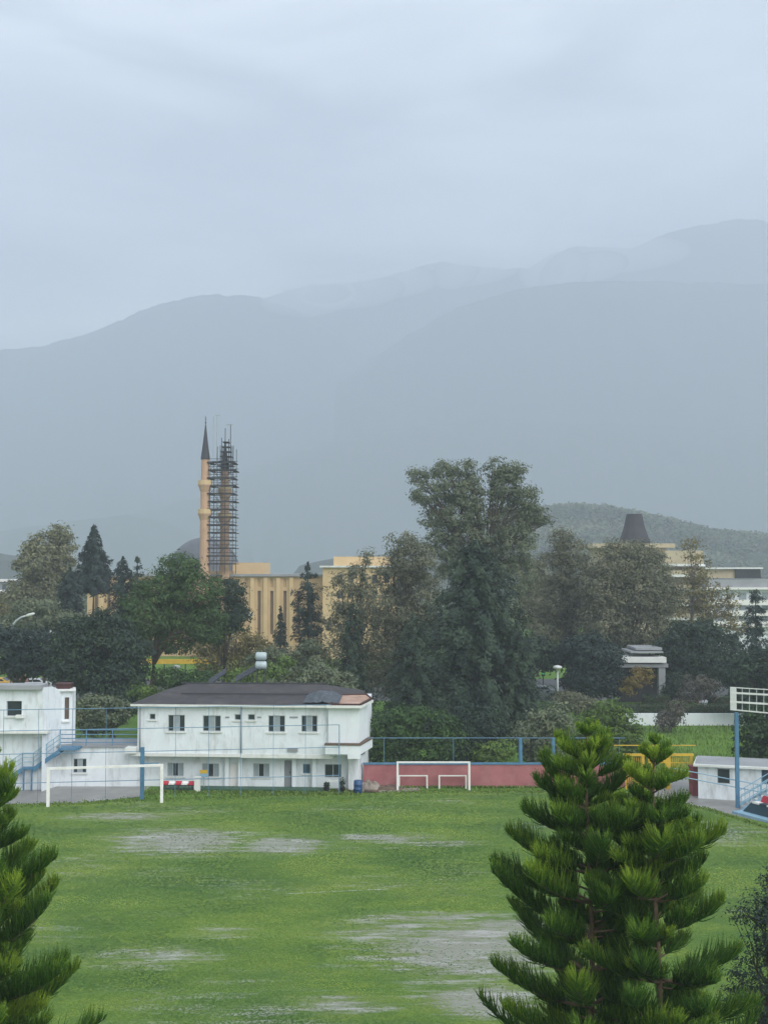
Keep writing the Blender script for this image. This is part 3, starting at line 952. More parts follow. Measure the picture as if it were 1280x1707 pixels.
def potted(label, px, py, hgt, seed):
    c = CF.P(CF.uu(px, -.4), -.4, 0)
    r = thing('pot_plant', label, 'pot plant', c)
    MB().lathe(c, [(.14, 0), (.2, .3), (.22, .34)], 12).build('pot', M['rubber'], r, smooth=True)
    g = np.random.default_rng(seed)
    d = ball(220, g)
    P = np.array(c) + np.array([0, 0, .34 + hgt * .45]) + d * np.array([.25, .25, hgt * .5]) * g.uniform(.3, 1, (220, 1))
    V, Q, T = leaf_quads(P, d, .07, .5, g.uniform(0, 1, 220), g)
    np_mesh('leaves', V, Q, LM['dark'], r, T)
potted('dark bushy pot plant taller than its neighbour by the clubhouse wing', 571, 1316, .75, 1)
potted('low dark pot plant under the large ground floor window', 545, 1318, .4, 2)
tb = thing('table', 'small pale table below the large ground floor window', 'table', CF.P(CF.uu(558, -.1), -.1, 0))
p = CF.P(CF.uu(558, -.1), -.1, 0)
MB().box(p.x - .45, p.x + .45, p.y - .25, p.y + .25, .7, .75).build('tabletop', M['trim'], tb)
for sx in (-.38, .38):
    for sy in (-.2, .2):
        MB().box(p.x + sx - .03, p.x + sx + .03, p.y + sy - .03, p.y + sy + .03, 0, .698).build('leg', M['grey'], tb)

# ------------------------------------------------------------------ white house at the left edge, annex, blue stairs
HF = Frame((xat(-150, 83.0), 83.0), (xat(74, 83.0), 83.0))
house = thing('white_house', 'two storey white flat roofed house with an open dark upper window', 'building', (HF.o.x, HF.o.y, 0))
HL = HF.len
zt, z1_ = HF.zz(1149), HF.zz(1219)
wo = opx(HF, 11, 1169, 36, 1194)
wo2 = opx(HF, -70, 1169, -45, 1194)
sd = HF.uu(125, 1.6)
mb = MB()
mb.wall(HF, 0, HL, z1_, zt, 0, [wo, wo2], .3)
SF = Frame(HF.P(HL, 0, 0)[:2], (xat(106, 85.6), 85.6))
zt2 = SF.zz(1152, 104)
mb.add([SF.P(0, 0, 0), SF.P(SF.len, 0, 0), SF.P(SF.len, 0, zt2), SF.P(SF.len * .5, 0, zt + .05), SF.P(0, 0, zt + .12)], [(0, 1, 2, 3, 4)])
TF = Frame(SF.P(SF.len, 0, 0)[:2], (xat(124, 85.8), 85.8))
do = opx(TF, 108, 1163, 115, 1199)
ztt = TF.zz(1152, 115)
mb.wall(TF, 0, TF.len, 0, ztt, 0, [do], .2)
mb.quad(TF.P(TF.len, 0, 0), TF.P(TF.len, 1.6, 0), TF.P(TF.len, 1.6, ztt), TF.P(TF.len, 0, ztt))
mb.quad(HF.P(0, 4.4, 0), HF.P(0, 0, 0), HF.P(0, 0, zt), HF.P(0, 4.4, zt))
mb.quad(HF.P(HL + 1.15, 4.4, 0), HF.P(0, 4.4, 0), HF.P(0, 4.4, zt - .3), HF.P(HL + 1.15, 4.4, zt - .3))
mb.build('wall', M['white'], house)
MB().fbox(HF, .05, HL - .05, .7, .95, 0, z1_ - .002).build('lower_wall', M['white'], house)
MB().fbox(HF, 0, HL + .4, -.15, .95, z1_ - .16, z1_ - .003).build('floor_slab', M['trim'], house)
rf = MB().fbox(HF, -.3, HL + .02, -.4, 1.3, zt + .002, zt + .3).build('roof', M['slab'], house)
MB().prism([TF.P(-.25, -.3, 0), TF.P(TF.len + .2, -.3, 0), TF.P(TF.len + .2, 1.8, 0), TF.P(-.25, 1.8, 0)], ztt + .002, ztt + .09).build('roof_slab', M['trim'], rf)
MB().fbox(HF, .1, HL + .3, 1.302, 4.38, zt - .5, zt - .32).build('roof_deck', M['slab'], rf)
for o in (wo, wo2):
    f = MB().fbox(HF, o[0] - .1, o[1] + .1, -.1, -.002, o[2] - .1, o[2] - .002).build('window', M['trim'], house)
    MB().fbox(HF, o[0], o[1], .24, .28, o[2], o[3]).build('pane', M['glass'], f)
u, z = HF.on(28, 1194)
MB().fbox(HF, u, u + .55, -.3, -.004, z - .12, z + .1).build('air_conditioner', M['trim'], house)
u, z = HF.on(63, 1224)
MB().fbox(HF, u - .3, u + .3, .25, .69, z - .2, z + .08).build('wall_lamp_box', M['trim'], house)
door(house, TF, do, 0, 'timber', False)
u, z = TF.on(112, 1202)
MB().fbox(TF, TF.len * .05, TF.len * .75, -.12, -.003, z - .1, z).build('door_sill', M['trim'], house)
o = MB().box(xat(101, 87), xat(123, 87), 86.2, 87.2, ztt + .09, zat(1140, 87)).box(xat(100, 87) - .05, xat(123, 87) + .06, 86.15, 87.3, zat(1140, 87) + .002, zat(1140, 87) + .08)
tag(o.build('roof_shed', M['rust'], None, (xat(112, 87), 86.7, ztt)), 'rust red shed box standing on the white house roof', 'shed')

# annex: one storey with a roof terrace
AF = Frame((xat(60, 85.0), 85.0), (xat(236, 85.0), 85.0))
ann = thing('annex', 'one storey white annex with a roof terrace between the two white buildings', 'building', (AF.o.x, AF.o.y, 0))
za_ = AF.zz(1246)
ao = opx(AF, 122, 1265, 144, 1289)
mb = MB().wall(AF, 0, AF.len, 0, za_, 0, [ao])
mb.quad(AF.P(AF.len, 0, 0), AF.P(AF.len, 3.2, 0), AF.P(AF.len, 3.2, za_), AF.P(AF.len, 0, za_))
mb.quad(AF.P(AF.len, 3.2, 0), AF.P(0, 3.2, 0), AF.P(0, 3.2, za_), AF.P(AF.len, 3.2, za_))
mb.build('wall', M['white'], ann)
MB().fbox(AF, -.1, AF.len - .1, -.12, 3.2, za_ + .002, za_ + .12).build('roof', M['slab'], ann)
window(ann, AF, ao, 0, ('glass', 'curtain', 'glass'), True)

def railing(name, label, pts, hgts, r, m, posts=True, group=None, postgap=1.6):
    root = thing(name, label, 'railing', pts[0], group)
    for h in hgts:
        MB().tube([Vector(p) + Vector((0, 0, h)) for p in pts], r, 6).build('rail', M[m], root)
    mb = MB()
    hm = max(hgts)
    for a, b in zip(pts[:-1], pts[1:]):
        a, b = Vector(a), Vector(b)
        n = max(1, int((b - a).length / postgap))
        for i in range(n + 1):
            p = a.lerp(b, i / n)
            o = MB().tube([p, p + Vector((0, 0, hm + .02))], r * 1.15, 6).build('post', M[m], root)
    return root
zfl = za_ + .125
ux0, ux1 = AF.uu(104, .02), AF.uu(234, .02)
railing('terrace_railing', 'blue pipe railing along the front of the annex roof terrace', [AF.P(ux0, .02, zfl), AF.P(ux1, .02, zfl)], [.2, .48, .76, 1.08], .035, 'bluewire', postgap=1.5)
# stairs
s_top = Vector((xat(104, 83.6), 83.6, zfl))
s_mid = Vector((xat(60, 83.4), 83.4, zat(1279, 83.4)))
s_lnd = Vector((xat(42, 83.4), 83.4, s_mid.z))
s_bot = Vector((xat(-20, 82.6), 82.6, 0.0))
st = thing('staircase', 'pale blue outside staircase climbing to the annex roof terrace', 'staircase', (s_mid.x, s_mid.y, 0))
def flight(a, b, n, wid):
    sw = Vector((0, wid, 0))
    for side, off in (('stringer', -.08), ('stringer', wid + .02)):
        mb = MB()
        o = Vector((0, off, 0))
        mb.hexa([a + o + Vector((0, 0, -.34)), b + o + Vector((0, 0, -.34)), b + o + Vector((0, .06, -.34)), a + o + Vector((0, .06, -.34)),
                 a + o, b + o, b + o + Vector((0, .06, 0)), a + o + Vector((0, .06, 0))])
        mb.build('stringer', M['blue'], st)
    for i in range(1, n):
        p = a.lerp(b, i / n)
        dx = abs(a.x - b.x) / n * .6
        MB().box(p.x - dx, p.x + dx, p.y - .01, p.y + wid, p.z - .11, p.z - .06).build('step', M['ltblue'], st)
flight(s_mid, s_top, 10, 1.1)
flight(s_bot, s_lnd, 9, 1.1)
MB().box(s_lnd.x, s_mid.x, s_mid.y - .08, s_mid.y + 1.15, s_mid.z - .16, s_mid.z - .01).build('landing', M['blue'], st)
for dxy in ((s_lnd.x + .1, s_mid.y), (s_mid.x - .1, s_mid.y), (s_lnd.x + .1, s_mid.y + 1), (s_mid.x - .1, s_mid.y + 1)):
    MB().box(dxy[0] - .05, dxy[0] + .05, dxy[1] - .05, dxy[1] + .05, 0, s_mid.z - .162).build('leg', M['blue'], st)
MB().box(s_top.x - .12, s_top.x + 1.2, 83.5, 84.85, zfl - .14, zfl - .005).build('landing', M['blue'], st)
mb = MB()
for h in (.35, .65, .95):
    mb = MB().tube([s_bot + Vector((0, 0, h)), s_lnd + Vector((0, 0, h)), s_mid + Vector((0, 0, h)), s_top + Vector((0, 0, h))], .032, 6)
    mb.build('handrail', M['ltblue'], st)
for a, b, n in ((s_bot, s_lnd, 4), (s_lnd, s_mid, 1), (s_mid, s_top, 4)):
    for i in range(n + 1):
        p = a.lerp(b, i / n)
        MB().tube([p - Vector((0, 0, .1)), p + Vector((0, 0, .97))], .03, 6).build('baluster', M['ltblue'], st)
for px, hgt in ((30, .5), (44, .6), (56, .4)):
    p = gnd(px, 1312)
    heap('sack', {30: 'pale low sack lying under the foot of the stairs', 44: 'taller pale sack slumped under the stair landing', 56: 'smallest pale sack beside the stair leg'}[px], 'sack', px, 1312, .3, .25, hgt, M['trim'], px)

# blue ball fence in front of the houses
def gy(px): return 78.9 + (px + 20) / 586 * 3.3
fence = thing('ball_fence', 'tall blue pipe fence with four rails behind the near goal', 'fence', (xat(-20, gy(-20)), gy(-20), 0))
zr_ = [zat(1184, gy(0)), zat(1219, gy(0)), zat(1258, gy(0)), zat(1307, gy(0))]
ends = [552, 566, 566, 566]
for z, e_ in zip(zr_, ends):
    MB().tube([(xat(-60, gy(-60)), gy(-60), z), (xat(e_, gy(e_)), gy(e_), z)], .025, 6).build('rail', M['bluewire'], fence)
for px in (-44, 10, 68, 124, 180, 295, 350, 403, 457, 510, 566):
    y = gy(px)
    MB().tube([(xat(px, y), y, 0), (xat(px, y), y, zr_[0] if px < 560 else zr_[1])], 0.016 if px < 560 else .035, 6).build('post', M['bluewire'], fence)
y = gy(240)
MB().box(xat(237.5, y), xat(243.5, y), y - .1, y + .1, 0, zat(1246, y)).build('post', M['blue'], fence)
MB().bar((xat(243, y), y, zat(1273, y)), (xat(268, gy(268)), gy(268), zat(1273, y)), .06, .06).build('brace', M['blue'], fence)

# ------------------------------------------------------------------ goals
def goal(label, pxl, pxr, pyl, pyr, hgt, post, group, back=1.0, name='goal'):
    a, b = gnd(pxl, pyl), gnd(pxr, pyr)
    fr = Frame(a[:2], b[:2])
    L = fr.len
    r = thing(name, label, 'goal', (a.x, a.y, 0), group)
    for u in (0, L):
        s = 1 if u == 0 else -1
        MB().fbox(fr, min(u, u + s * post), max(u, u + s * post), 0, post, 0, hgt).build('goalpost', M['goal'], r)
    MB().fbox(fr, 0, L, 0, post, hgt + .001, hgt + post * .7).build('crossbar', M['goal'], r)
    if back:
        for u in (post / 2, L - post / 2):
            MB().bar(fr.P(u, post, .03), fr.P(u, back, .03), .05, .05).build('side_bar', M['goal'], r)
            MB().bar(fr.P(u, post, hgt * .98), fr.P(u, back, .06), .04, .04).build('stay', M['goal'], r)
        MB().bar(fr.P(0, back, .03), fr.P(L, back, .03), .05, .05).build('ground_bar', M['goal'], r)
    return r
goal('full size white goal frame without a net standing before the paving', 77, 272, 1346, 1339, 2.36, .2, 'football goals', 0)
goal('medium white goal in front of the red wall', 661, 784, 1318, 1318, 1.86, .14, 'football goals', 1.0)
gnet = goal('small white goal standing inside the wide one, beside its left post', 664, 713, 1315.5, 1315.5, .86, .1, 'football goals', .6)
goal('small white goal standing inside the wide one, beside its right post', 731, 778, 1315.5, 1315.5, .86, .1, 'football goals', .6)

# ------------------------------------------------------------------ red wall and its blue fence
y0 = 84.6
o = MB().box(xat(606, y0), xat(1052, y0), y0, y0 + .25, 0, zat(1275, y0)).build('red_wall', M['redwall'], None, (xat(606, y0), y0, 0))
tag(o, 'long low faded red wall behind the medium goal', 'wall')
wf = thing('wall_fence', 'blue pipe fence standing on top of the long red wall', 'fence', (xat(606, y0), y0 + .1, zat(1275, y0)))
zt_ = zat(1275, y0)
MB().box(xat(605, y0), xat(1052, y0), y0 - .06, y0 + .3, zt_ + .002, zt_ + .1).build('coping', M['blue'], wf)
zu = zat(1231, y0)
MB().tube([(xat(612, y0), y0 + .12, zu), (xat(1040, y0), y0 + .12, zu)], .026, 6).build('rail', M['bluewire'], wf)
for px in (640, 755, 866, 920, 1030):
    thick = .13 if px in (866, 920) else .02
    MB().tube([(xat(px, y0), y0 + .12, zt_ + .1), (xat(px, y0), y0 + .12, zu)], thick, 8).build('post', M['blue' if thick > .1 else 'bluewire'], wf)
o = MB().box(xat(1149, 81.6), xat(1159, 81.6), 81.4, 82.4, 0, zat(1280, 81.6)).box(xat(1149, 81.6) - .05, xat(1159, 81.6) + .02, 81.35, 82.45, zat(1280, 81.6) + .002, zat(1280, 81.6) + .07).build('gate_pillar', M['redpillar'], None, (xat(1154, 81.6), 81.6, 0))
tag(o, 'dark red gate pillar joined to the end of the low white hut', 'pillar')

# ------------------------------------------------------------------ right side: yellow gate, hut, mast, stairs, bench
yg = 84.0
gate = thing('yellow_gate', 'yellow steel gate frame with barred panels beside the low hut', 'gate', (xat(1068, yg), yg, 0))
for px, wd in ((1040, .1), (1068, .2), (1084, .34), (1109, .34), (1148, .16)):
    x = xat(px, yg)
    MB().box(x - wd / 2, x + wd / 2, yg - .08, yg + .08, 0, zat(1261, yg) if px != 1068 else zat(1243, yg)).build('post', M['yellow'], gate)
MB().bar((xat(1036, yg), yg, zat(1260, yg) + .05), (xat(1152, yg), yg, zat(1260, yg) + .05), .2, .16).build('beam', M['yellow'], gate)
MB().bar((xat(1076, yg), yg - .1, zat(1268, yg)), (xat(1107, yg), yg - .1, zat(1268, yg)), .06, .35).build('sign_board', M['yellow'], gate)
MB().tube([(xat(1020, yg), yg, zat(1243, yg)), (xat(1156, yg), yg, zat(1243, yg))], .035, 6).build('rail', M['yellow'], gate)
mb = MB()
for px in np.arange(1114, 1147, 3.4):
    mb.box(xat(px, yg) - .02, xat(px, yg) + .02, yg - .02, yg + .02, .75, zat(1263, yg))
for py in (1272, 1284, 1296):
    mb.bar((xat(1111, yg), yg, zat(py, yg)), (xat(1146, yg), yg, zat(py, yg)), .045, .05)
mb.build('bar_panel', M['yellow'], gate)
mb = MB()
for px in np.arange(1044, 1066, 3.4):
    mb.box(xat(px, yg) - .02, xat(px, yg) + .02, yg - .02, yg + .02, .3, zat(1263, yg))
mb.build('bar_panel', M['yellow'], gate)
# a parked silver car glimpsed behind the pine, by the gate
UF = Frame((xat(1159, 80.6), 80.6), (xat(1330, 78.6), 78.6))
hut = thing('hut', 'low white flat roofed hut beside the blue mast', 'building', (UF.o.x, UF.o.y, 0))
zh = UF.zz(1277, 1160)
o1 = opx(UF, 1195, 1281, 1217, 1308)
o2 = opx(UF, 1269, 1280, 1296, 1309)
mb = MB().wall(UF, 0, UF.len, 0, zh, 0, [o1, o2])
mb.quad(UF.P(0, 3, 0), UF.P(0, 0, 0), UF.P(0, 0, zh), UF.P(0, 3, zh))
mb.quad(UF.P(UF.len, 0, 0), UF.P(UF.len, 3, 0), UF.P(UF.len, 3, zh), UF.P(UF.len, 0, zh))
mb.quad(UF.P(UF.len, 3, 0), UF.P(0, 3, 0), UF.P(0, 3, zh), UF.P(UF.len, 3, zh))
mb.build('wall', M['white'], hut)
rf = MB().fbox(UF, -.28, UF.len + .2, -.3, 3.2, zh + .002, zh + .14).build('roof', M['trim'], hut)
mb = MB().add([UF.P(u, v, z) for u, v, z in ((-.2, .0, zh + .145), (UF.len, .0, zh + .145), (UF.len, 3, zh + .24), (-.2, 3, zh + .24), (-.2, 3, zh + .145), (UF.len, 3, zh + .145))], [(0, 1, 2, 3), (0, 3, 4), (1, 5, 2), (3, 2, 5, 4)])
mb.build('roof_sheet', M['slab'], rf)
window(hut, UF, o1, 0, ('glass',), False)
window(hut, UF, o2, 0, ('glassb', 'glassb'), False, 'blue')

ym = 77.4
mast = thing('lattice_mast', 'blue mast carrying a white slatted platform beside the hut', 'mast', (xat(1224, ym), ym, 0))
xm = xat(1224, ym)
MB().box(xm - .11, xm + .11, ym - .11, ym + .11, 0, zat(1188, ym)).build('pole', M['blue'], mast)
x1 = xat(1330, ym - 4)
pa, pb = Vector((xat(1217, ym), ym, 0)), Vector((xat(1330, ym - 2.2), ym - 2.2, 0))
def onm(px, py):
    fr = Frame(pa[:2], pb[:2])
    u, z = fr.on(px, py)
    return fr.P(u, 0, z)
for (ya, yb_, th) in ((1146, 1150, .05), (1155, 1158.5, .11), (1170, 1174, .11), (1183, 1189, .07)):
    A_, B_ = onm(1217, ya), onm(1281, yb_)
    B_ = A_ + (B_ - A_) * 1.6
    MB().bar(A_, B_, .08, th).build('rail', M['goal'], mast)
mb = MB()
A_, B_ = onm(1217, 1146), onm(1227, 1146.5)
mb.hexa([Vector((p.x, p.y + dy, z)) for z in (zat(1184, ym), zat(1146, ym)) for p, dy in ((A_, -.04), (B_, -.04), (B_, .08), (A_, .08))])
mb.build('end_panel', M['trim'], mast)
for px in (1238, 1250, 1262, 1274, 1288, 1302):
    p, q = onm(px, 1148), onm(px, 1187)
    MB().bar(p + Vector((0, .12, 0)), q + Vector((0, .12, 0)), .05, .05).build('slat', M['galv'], mast)
pb2 = Vector((pb.x + 1.5, pb.y - .6, 0))
MB().box(pb.x - .12, pb.x + .12, pb.y - .12, pb.y + .12, 0, zat(1192, pb.y)).build('pole', M['blue'], mast)

# ramp rail and small stairs at the hut
railing('ramp_railing', 'long pale blue handrail sloping past the front of the hut', [Vector((xat(1112, 79), 79, zat(1280, 79) - .95)), Vector((xat(1262, 77.2), 77.2, zat(1309, 77.2) - .95))], [.5, .95], .035, 'ltblue', postgap=3)
s2 = thing('small_stairs', 'short pale blue steel stairs climbing to the hut', 'staircase', (xat(1245, 77), 76.6, 0))
a_, b_ = Vector((xat(1230, 76.4), 76.4, 0.05)), Vector((xat(1300, 76.4), 76.4, 1.6))
for off in (0, 1.0):
    o_ = Vector((0, off, 0))
    MB().hexa([a_ + o_ + Vector((0, 0, -.05)), b_ + o_ + Vector((0, 0, -.2)), b_ + o_ + Vector((0, .05, -.2)), a_ + o_ + Vector((0, .05, -.05)), a_ + o_ + Vector((0, 0, .1)), b_ + o_, b_ + o_ + Vector((0, .05, 0)), a_ + o_ + Vector((0, .05, .1))]).build('stringer', M['ltblue'], s2)
    for h in (.5, .95):
        MB().tube([a_ + o_ + Vector((0, 0, h)), b_ + o_ + Vector((0, 0, h))], .03, 6).build('handrail', M['ltblue'], s2)
    for i in range(6):
        p = a_.lerp(b_, i / 5) + o_
        MB().tube([p, p + Vector((0, 0, .96))], .022, 6).build('baluster', M['ltblue'], s2)
for i in range(1, 8):
    p = a_.lerp(b_, i / 8)
    MB().box(p.x - .13, p.x + .13, p.y + .06, p.y + .99, p.z - .09, p.z - .05).build('step', M['galv'], s2)
# team bench with a dark body
bf0, bf1 = gnd(1236, 1357), gnd(1330, 1382)
bb = thing('dugout_bench', 'dark teal team bench with a red and white top at the corner of the pitch', 'bench', (bf0.x, bf0.y, 0))
BF = Frame(bf0[:2], bf1[:2])
MB().fbox(BF, -.3, BF.len, -.5, 1.2, .02, .16).build('base', M['ltblue'], bb)
mb = MB().hexa([BF.P(u, v, z) for u, v, z in ((0, .1, .162), (BF.len, .1, .162), (BF.len, .9, .162), (0, .9, .162), (.55, .25, .75), (BF.len, .25, .75), (BF.len, .85, .75), (.55, .85, .75))])
mb.build('body', M['teal'], bb)
for i in range(4):
    u = .75 + i * .62
    MB().fbox(BF, u, u + .54, .2, .6, .755, .86).build('seat', M['seatwhite' if i % 2 == 0 else 'teal'], bb)
MB().hexa([BF.P(u, v, z) for u, v, z in ((1.0, .62, .86), (BF.len, .62, .86), (BF.len, .72, .86), (1.0, .72, .86), (1.15, .7, 1.25), (BF.len, .7, 1.25), (BF.len, .8, 1.25), (1.15, .8, 1.25))]).build('backrest', M['red'], bb)
MB().fbox(BF, .7, BF.len, .62, .72, .752, .858).build('back_rail', M['seatwhite'], bb)

# ------------------------------------------------------------------ mosque
DM = 212.0
MF = Frame((xat(146, DM), DM), (xat(548, DM), DM))
mos = thing('mosque_hall', 'long beige mosque hall with narrow tall recesses and a grey dome', 'mosque', (MF.o.x, DM, 0))
zm_ = MF.zz(961)
bays = []
for px in list(range(160, 400, 21)) + [432, 453, 475, 497, 519]:
    bays.append(opx(MF, px - 2.5, 985, px + 2.5, 1058))
bays2 = [opx(MF, px - 2.6, 965, px + 2.6, 979) for px in (411, 432, 453, 475)]
mb = MB().wall(MF, 0, MF.len, 0, zm_, 0, bays + bays2, .5)
mb.quad(MF.P(MF.len, 0, 0), MF.P(MF.len, 34, 0), MF.P(MF.len, 34, zm_), MF.P(MF.len, 0, zm_))
mb.quad(MF.P(0, 34, 0), MF.P(0, 0, 0), MF.P(0, 0, zm_), MF.P(0, 34, zm_))
mb.build('wall', M['beige'], mos)
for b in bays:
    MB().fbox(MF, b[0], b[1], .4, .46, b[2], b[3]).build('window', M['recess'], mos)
for b in bays2:
    MB().fbox(MF, b[0], b[1], .4, .46, b[2], b[3]).build('window', M['beige2'], mos)
for px in list(range(170, 400, 42)) + [421, 443, 464, 486]:
    u = MF.uu(px)
    MB().fbox(MF, u - .35, u + .35, -.35, -.004, 0, zm_ - .2).build('pilaster', M['beige2'], mos)
MB().fbox(MF, -.4, MF.len + .4, -.6, 34.2, zm_ + .002, zm_ + .4).build('roof', M['slab'], mos)
ub0, zb_t = MF.on(387, 938, 6)
ub1, _ = MF.on(442, 938, 6)
MB().fbox(MF, ub0, ub1, 6, 16, zm_ + .402, zb_t).build('upper_block', M['beige2'], mos)
ub0 = MF.uu(331, 1); ub1 = MF.uu(391, 1)
MB().fbox(MF, ub0, ub1, .8, 5.9, zm_ + .402, MF.zz(952, 400, 1)).build('terrace_block', M['beige2'], mos)
# dome
DD = DM + 20
xd, rd = xat(341, DD), 58 / F * DD
zd = zat(952, DD)
pr = [(rd * 1.08, -3.5), (rd * 1.08, -.3), (rd, 0)] + [(rd * math.cos(t), rd * .97 * math.sin(t)) for t in np.linspace(0.08, 1.5, 14)] + [(.25, rd * .98), (.12, rd * 1.12), (.02, rd * 1.2)]
MB().lathe((xd, DD, zd), pr, 36).build('dome', M['lead'], mos, smooth=True)

def minaret(label, px, D, wpx, pytop, pycone, pybase, balc, cone=True, group='minarets of the mosque', finial=True):
    x = xat(px, D)
    r0 = wpx / 2 / F * D
    root = thing('minaret', label, 'minaret', (x, D, 0), group)
    zc = zat(pycone, D)
    n = 12
    prof = [(r0 * 1.25, 0), (r0 * 1.25, zat(pybase, D))]
    zs = sorted([zat(p, D) for p in balc])
    for i, z in enumerate(zs):
        k = 1.1 - .06 * i
        prof += [(r0 * k, prof[-1][1] + .4), (r0 * k, z - .6)]
    prof += [(r0 * .94, zs[-1] + .8), (r0 * .9, zc)]
    MB().lathe((x, D, 0), prof, n).build('shaft', M['pinkst'], root)
    for z in zs:
        b = MB().lathe((x, D, z), [(r0 * 1.05, -1.3), (r0 * 1.45, -.35), (r0 * 1.6, -.2), (r0 * 1.6, 0), (r0 * 1.6, .02)], n).build('balcony', M['pinkst'], root)
        MB().lathe((x, D, z), [(r0 * 1.6, .03), (r0 * 1.6, .75), (r0 * 1.5, .76), (r0 * 1.5, .04)], n).build('parapet', M['beige2'], b)
    if cone:
        zt = zat(pytop, D)
        MB().lathe((x, D, 0), [(r0 * 1.02, zc + .002), (r0 * 1.02, zc + .25), (r0 * .55, zc + (zt - zc) * .5), (r0 * .12, zt)], n).build('spire', M['lead2'], root)
        if finial:
            MB().lathe((x, D, 0), [(.05, zt), (.13, zt + .4), (.05, zt + .7), (.09, zt + 1.0), (.02, zt + 1.6)], 8).build('finial', M['steel'], root)
    return root
DT = DM - 3
minaret('slim beige minaret with a dark pointed spire, free of scaffolding', 341, DT, 15, 708, 766, 948, [808, 856])
minaret('beige minaret under repair, wrapped in dark scaffolding', 374, DT + 2, 14, 735, 784, 948, [820, 862], finial=False)
# scaffold
sc = thing('scaffold', 'dark tube scaffold around the unfinished minaret', 'scaffold', (xat(369, DT), DT, zm_))
xs_ = [xat(p, DT) for p in (350, 362, 375, 388)]
ys_ = [DT - .6, DT + 4.2]
ztop = zat(768, DT)
zb0_ = zat(946, DT)
lev = [zat(p, DT) for p in np.arange(940, 764, -13.0)]
for x in xs_:
    for y in ys_:
        z2 = ztop if x < xat(360, DT) else zat(745, DT)
        MB().tube([(x, y, zm_ + .4), (x, y, z2)], .06, 5).build('standard', M['steel'], sc)
for i, z in enumerate(lev):
    l, r_ = (345, 391) if i % 2 else (347, 393)
    pl = MB().box(xat(l, DT), xat(r_, DT), ys_[0] - .15, ys_[0] + .75, z - .13, z + .12)
    pl.box(xat(l, DT), xat(l, DT) + .8, ys_[0] + .76, ys_[1] + .1, z - .06, z + .05).box(xat(r_, DT) - .8, xat(r_, DT), ys_[0] + .76, ys_[1] + .1, z - .06, z + .05)
    pl.box(xat(l, DT), xat(r_, DT), ys_[1] - .3, ys_[1] + .3, z - .065, z + .045)
    pl.build('platform', M['plank'], sc)
    for y in ys_:
        MB().tube([(xat(l + 1, DT), y, z + .6), (xat(r_ - 1, DT), y, z + .6)], .045, 4).build('guard_rail', M['steel'], sc)
    if i < len(lev) - 1:
        zz = lev[i + 1]
        a = i % 3
        MB().tube([(xs_[a], ys_[0] - .1, z), (xs_[a + 1], ys_[0] - .1, zz)], .045, 4).build('brace', M['steel'], sc)
        MB().tube([(xs_[(a + 1) % 3 + 1], ys_[1], z), (xs_[(a + 1) % 3], ys_[1], zz)], .045, 4).build('brace', M['steel'], sc)
# tower top: dense cage with tall poles
mb = MB()
for px, t in ((358, 690), (372, 712), (366, 728), (381, 706), (378, 730)):
    x = xat(px, DT)
    MB().tube([(x, DT + 1.6, zat(790, DT)), (x, DT + 1.6, zat(t, DT))], .07, 5).build('pole', M['steel' if px not in (358,) else 'galv'], sc)
for py in (776, 768, 760, 752, 744, 736):
    k = (py - 730) / 46
    x0_, x1_ = xat(370 - 9 * k, DT), xat(378 + 9 * k, DT)
    z = zat(py, DT)
    MB().box(x0_, x1_, DT + .5, DT + 2.9, z - .05, z + .07).build('platform', M['plank'], sc)
for px in (365, 369, 384, 387):
    x = xat(px, DT)
    MB().tube([(x, DT + .6, zat(800, DT)), (x, DT + .6, zat(742, DT))], .06, 5).build('standard', M['steel'], sc)
MB().bar((xat(355, DT), DT + 1.6, zat(690, DT)), (xat(363, DT), DT + 1.6, zat(690, DT)), .12, .15).build('hoist_arm', M['galv'], sc)
MB().bar((xat(374, DT), DT + 1.6, zat(706, DT)), (xat(384, DT), DT + 1.6, zat(706, DT)), .1, .12).build('hoist_arm', M['galv'], sc)
MB().tube([(xat(352, DT), DT + 1.6, zat(760, DT)), (xat(352, DT), DT + 1.6, zat(692, DT))], .05, 5).build('pole', M['galv'], sc)

# beige building right of the hall
D2 = 206.0
EF = Frame((xat(538, D2), D2), (xat(662, D2), D2))
eb = thing('beige_building', 'beige flat roofed building with a set back top block between the trees', 'building', (EF.o.x, D2, 0))
z1b = EF.zz(946)
wins = [opx(EF, px, py, px + 9, py + 13) for px in (562, 580, 600, 620, 640) for py in (958, 985, 1012, 1040)]
mb = MB().wall(EF, 0, EF.len, 0, z1b, 0, wins, .25)
mb.quad(EF.P(0, 12, 0), EF.P(0, 0, 0), EF.P(0, 0, z1b), EF.P(0, 12, z1b)).quad(EF.P(EF.len, 0, 0), EF.P(EF.len, 12, 0), EF.P(EF.len, 12, z1b), EF.P(EF.len, 0, z1b))
mb.build('wall', M['beige2'], eb)
for o in wins: MB().fbox(EF, o[0], o[1], .18, .22, o[2], o[3]).build('window', M['glass'], eb)
MB().fbox(EF, -.5, EF.len + .4, -.6, 12.2, z1b + .002, z1b + .3).build('roof', M['trim'], eb)
a, b = EF.uu(556, 2), EF.uu(654, 2)
MB().fbox(EF, a, b, 2, 10, z1b + .302, zat(928, D2 + 2)).build('top_block', M['beige2'], eb)

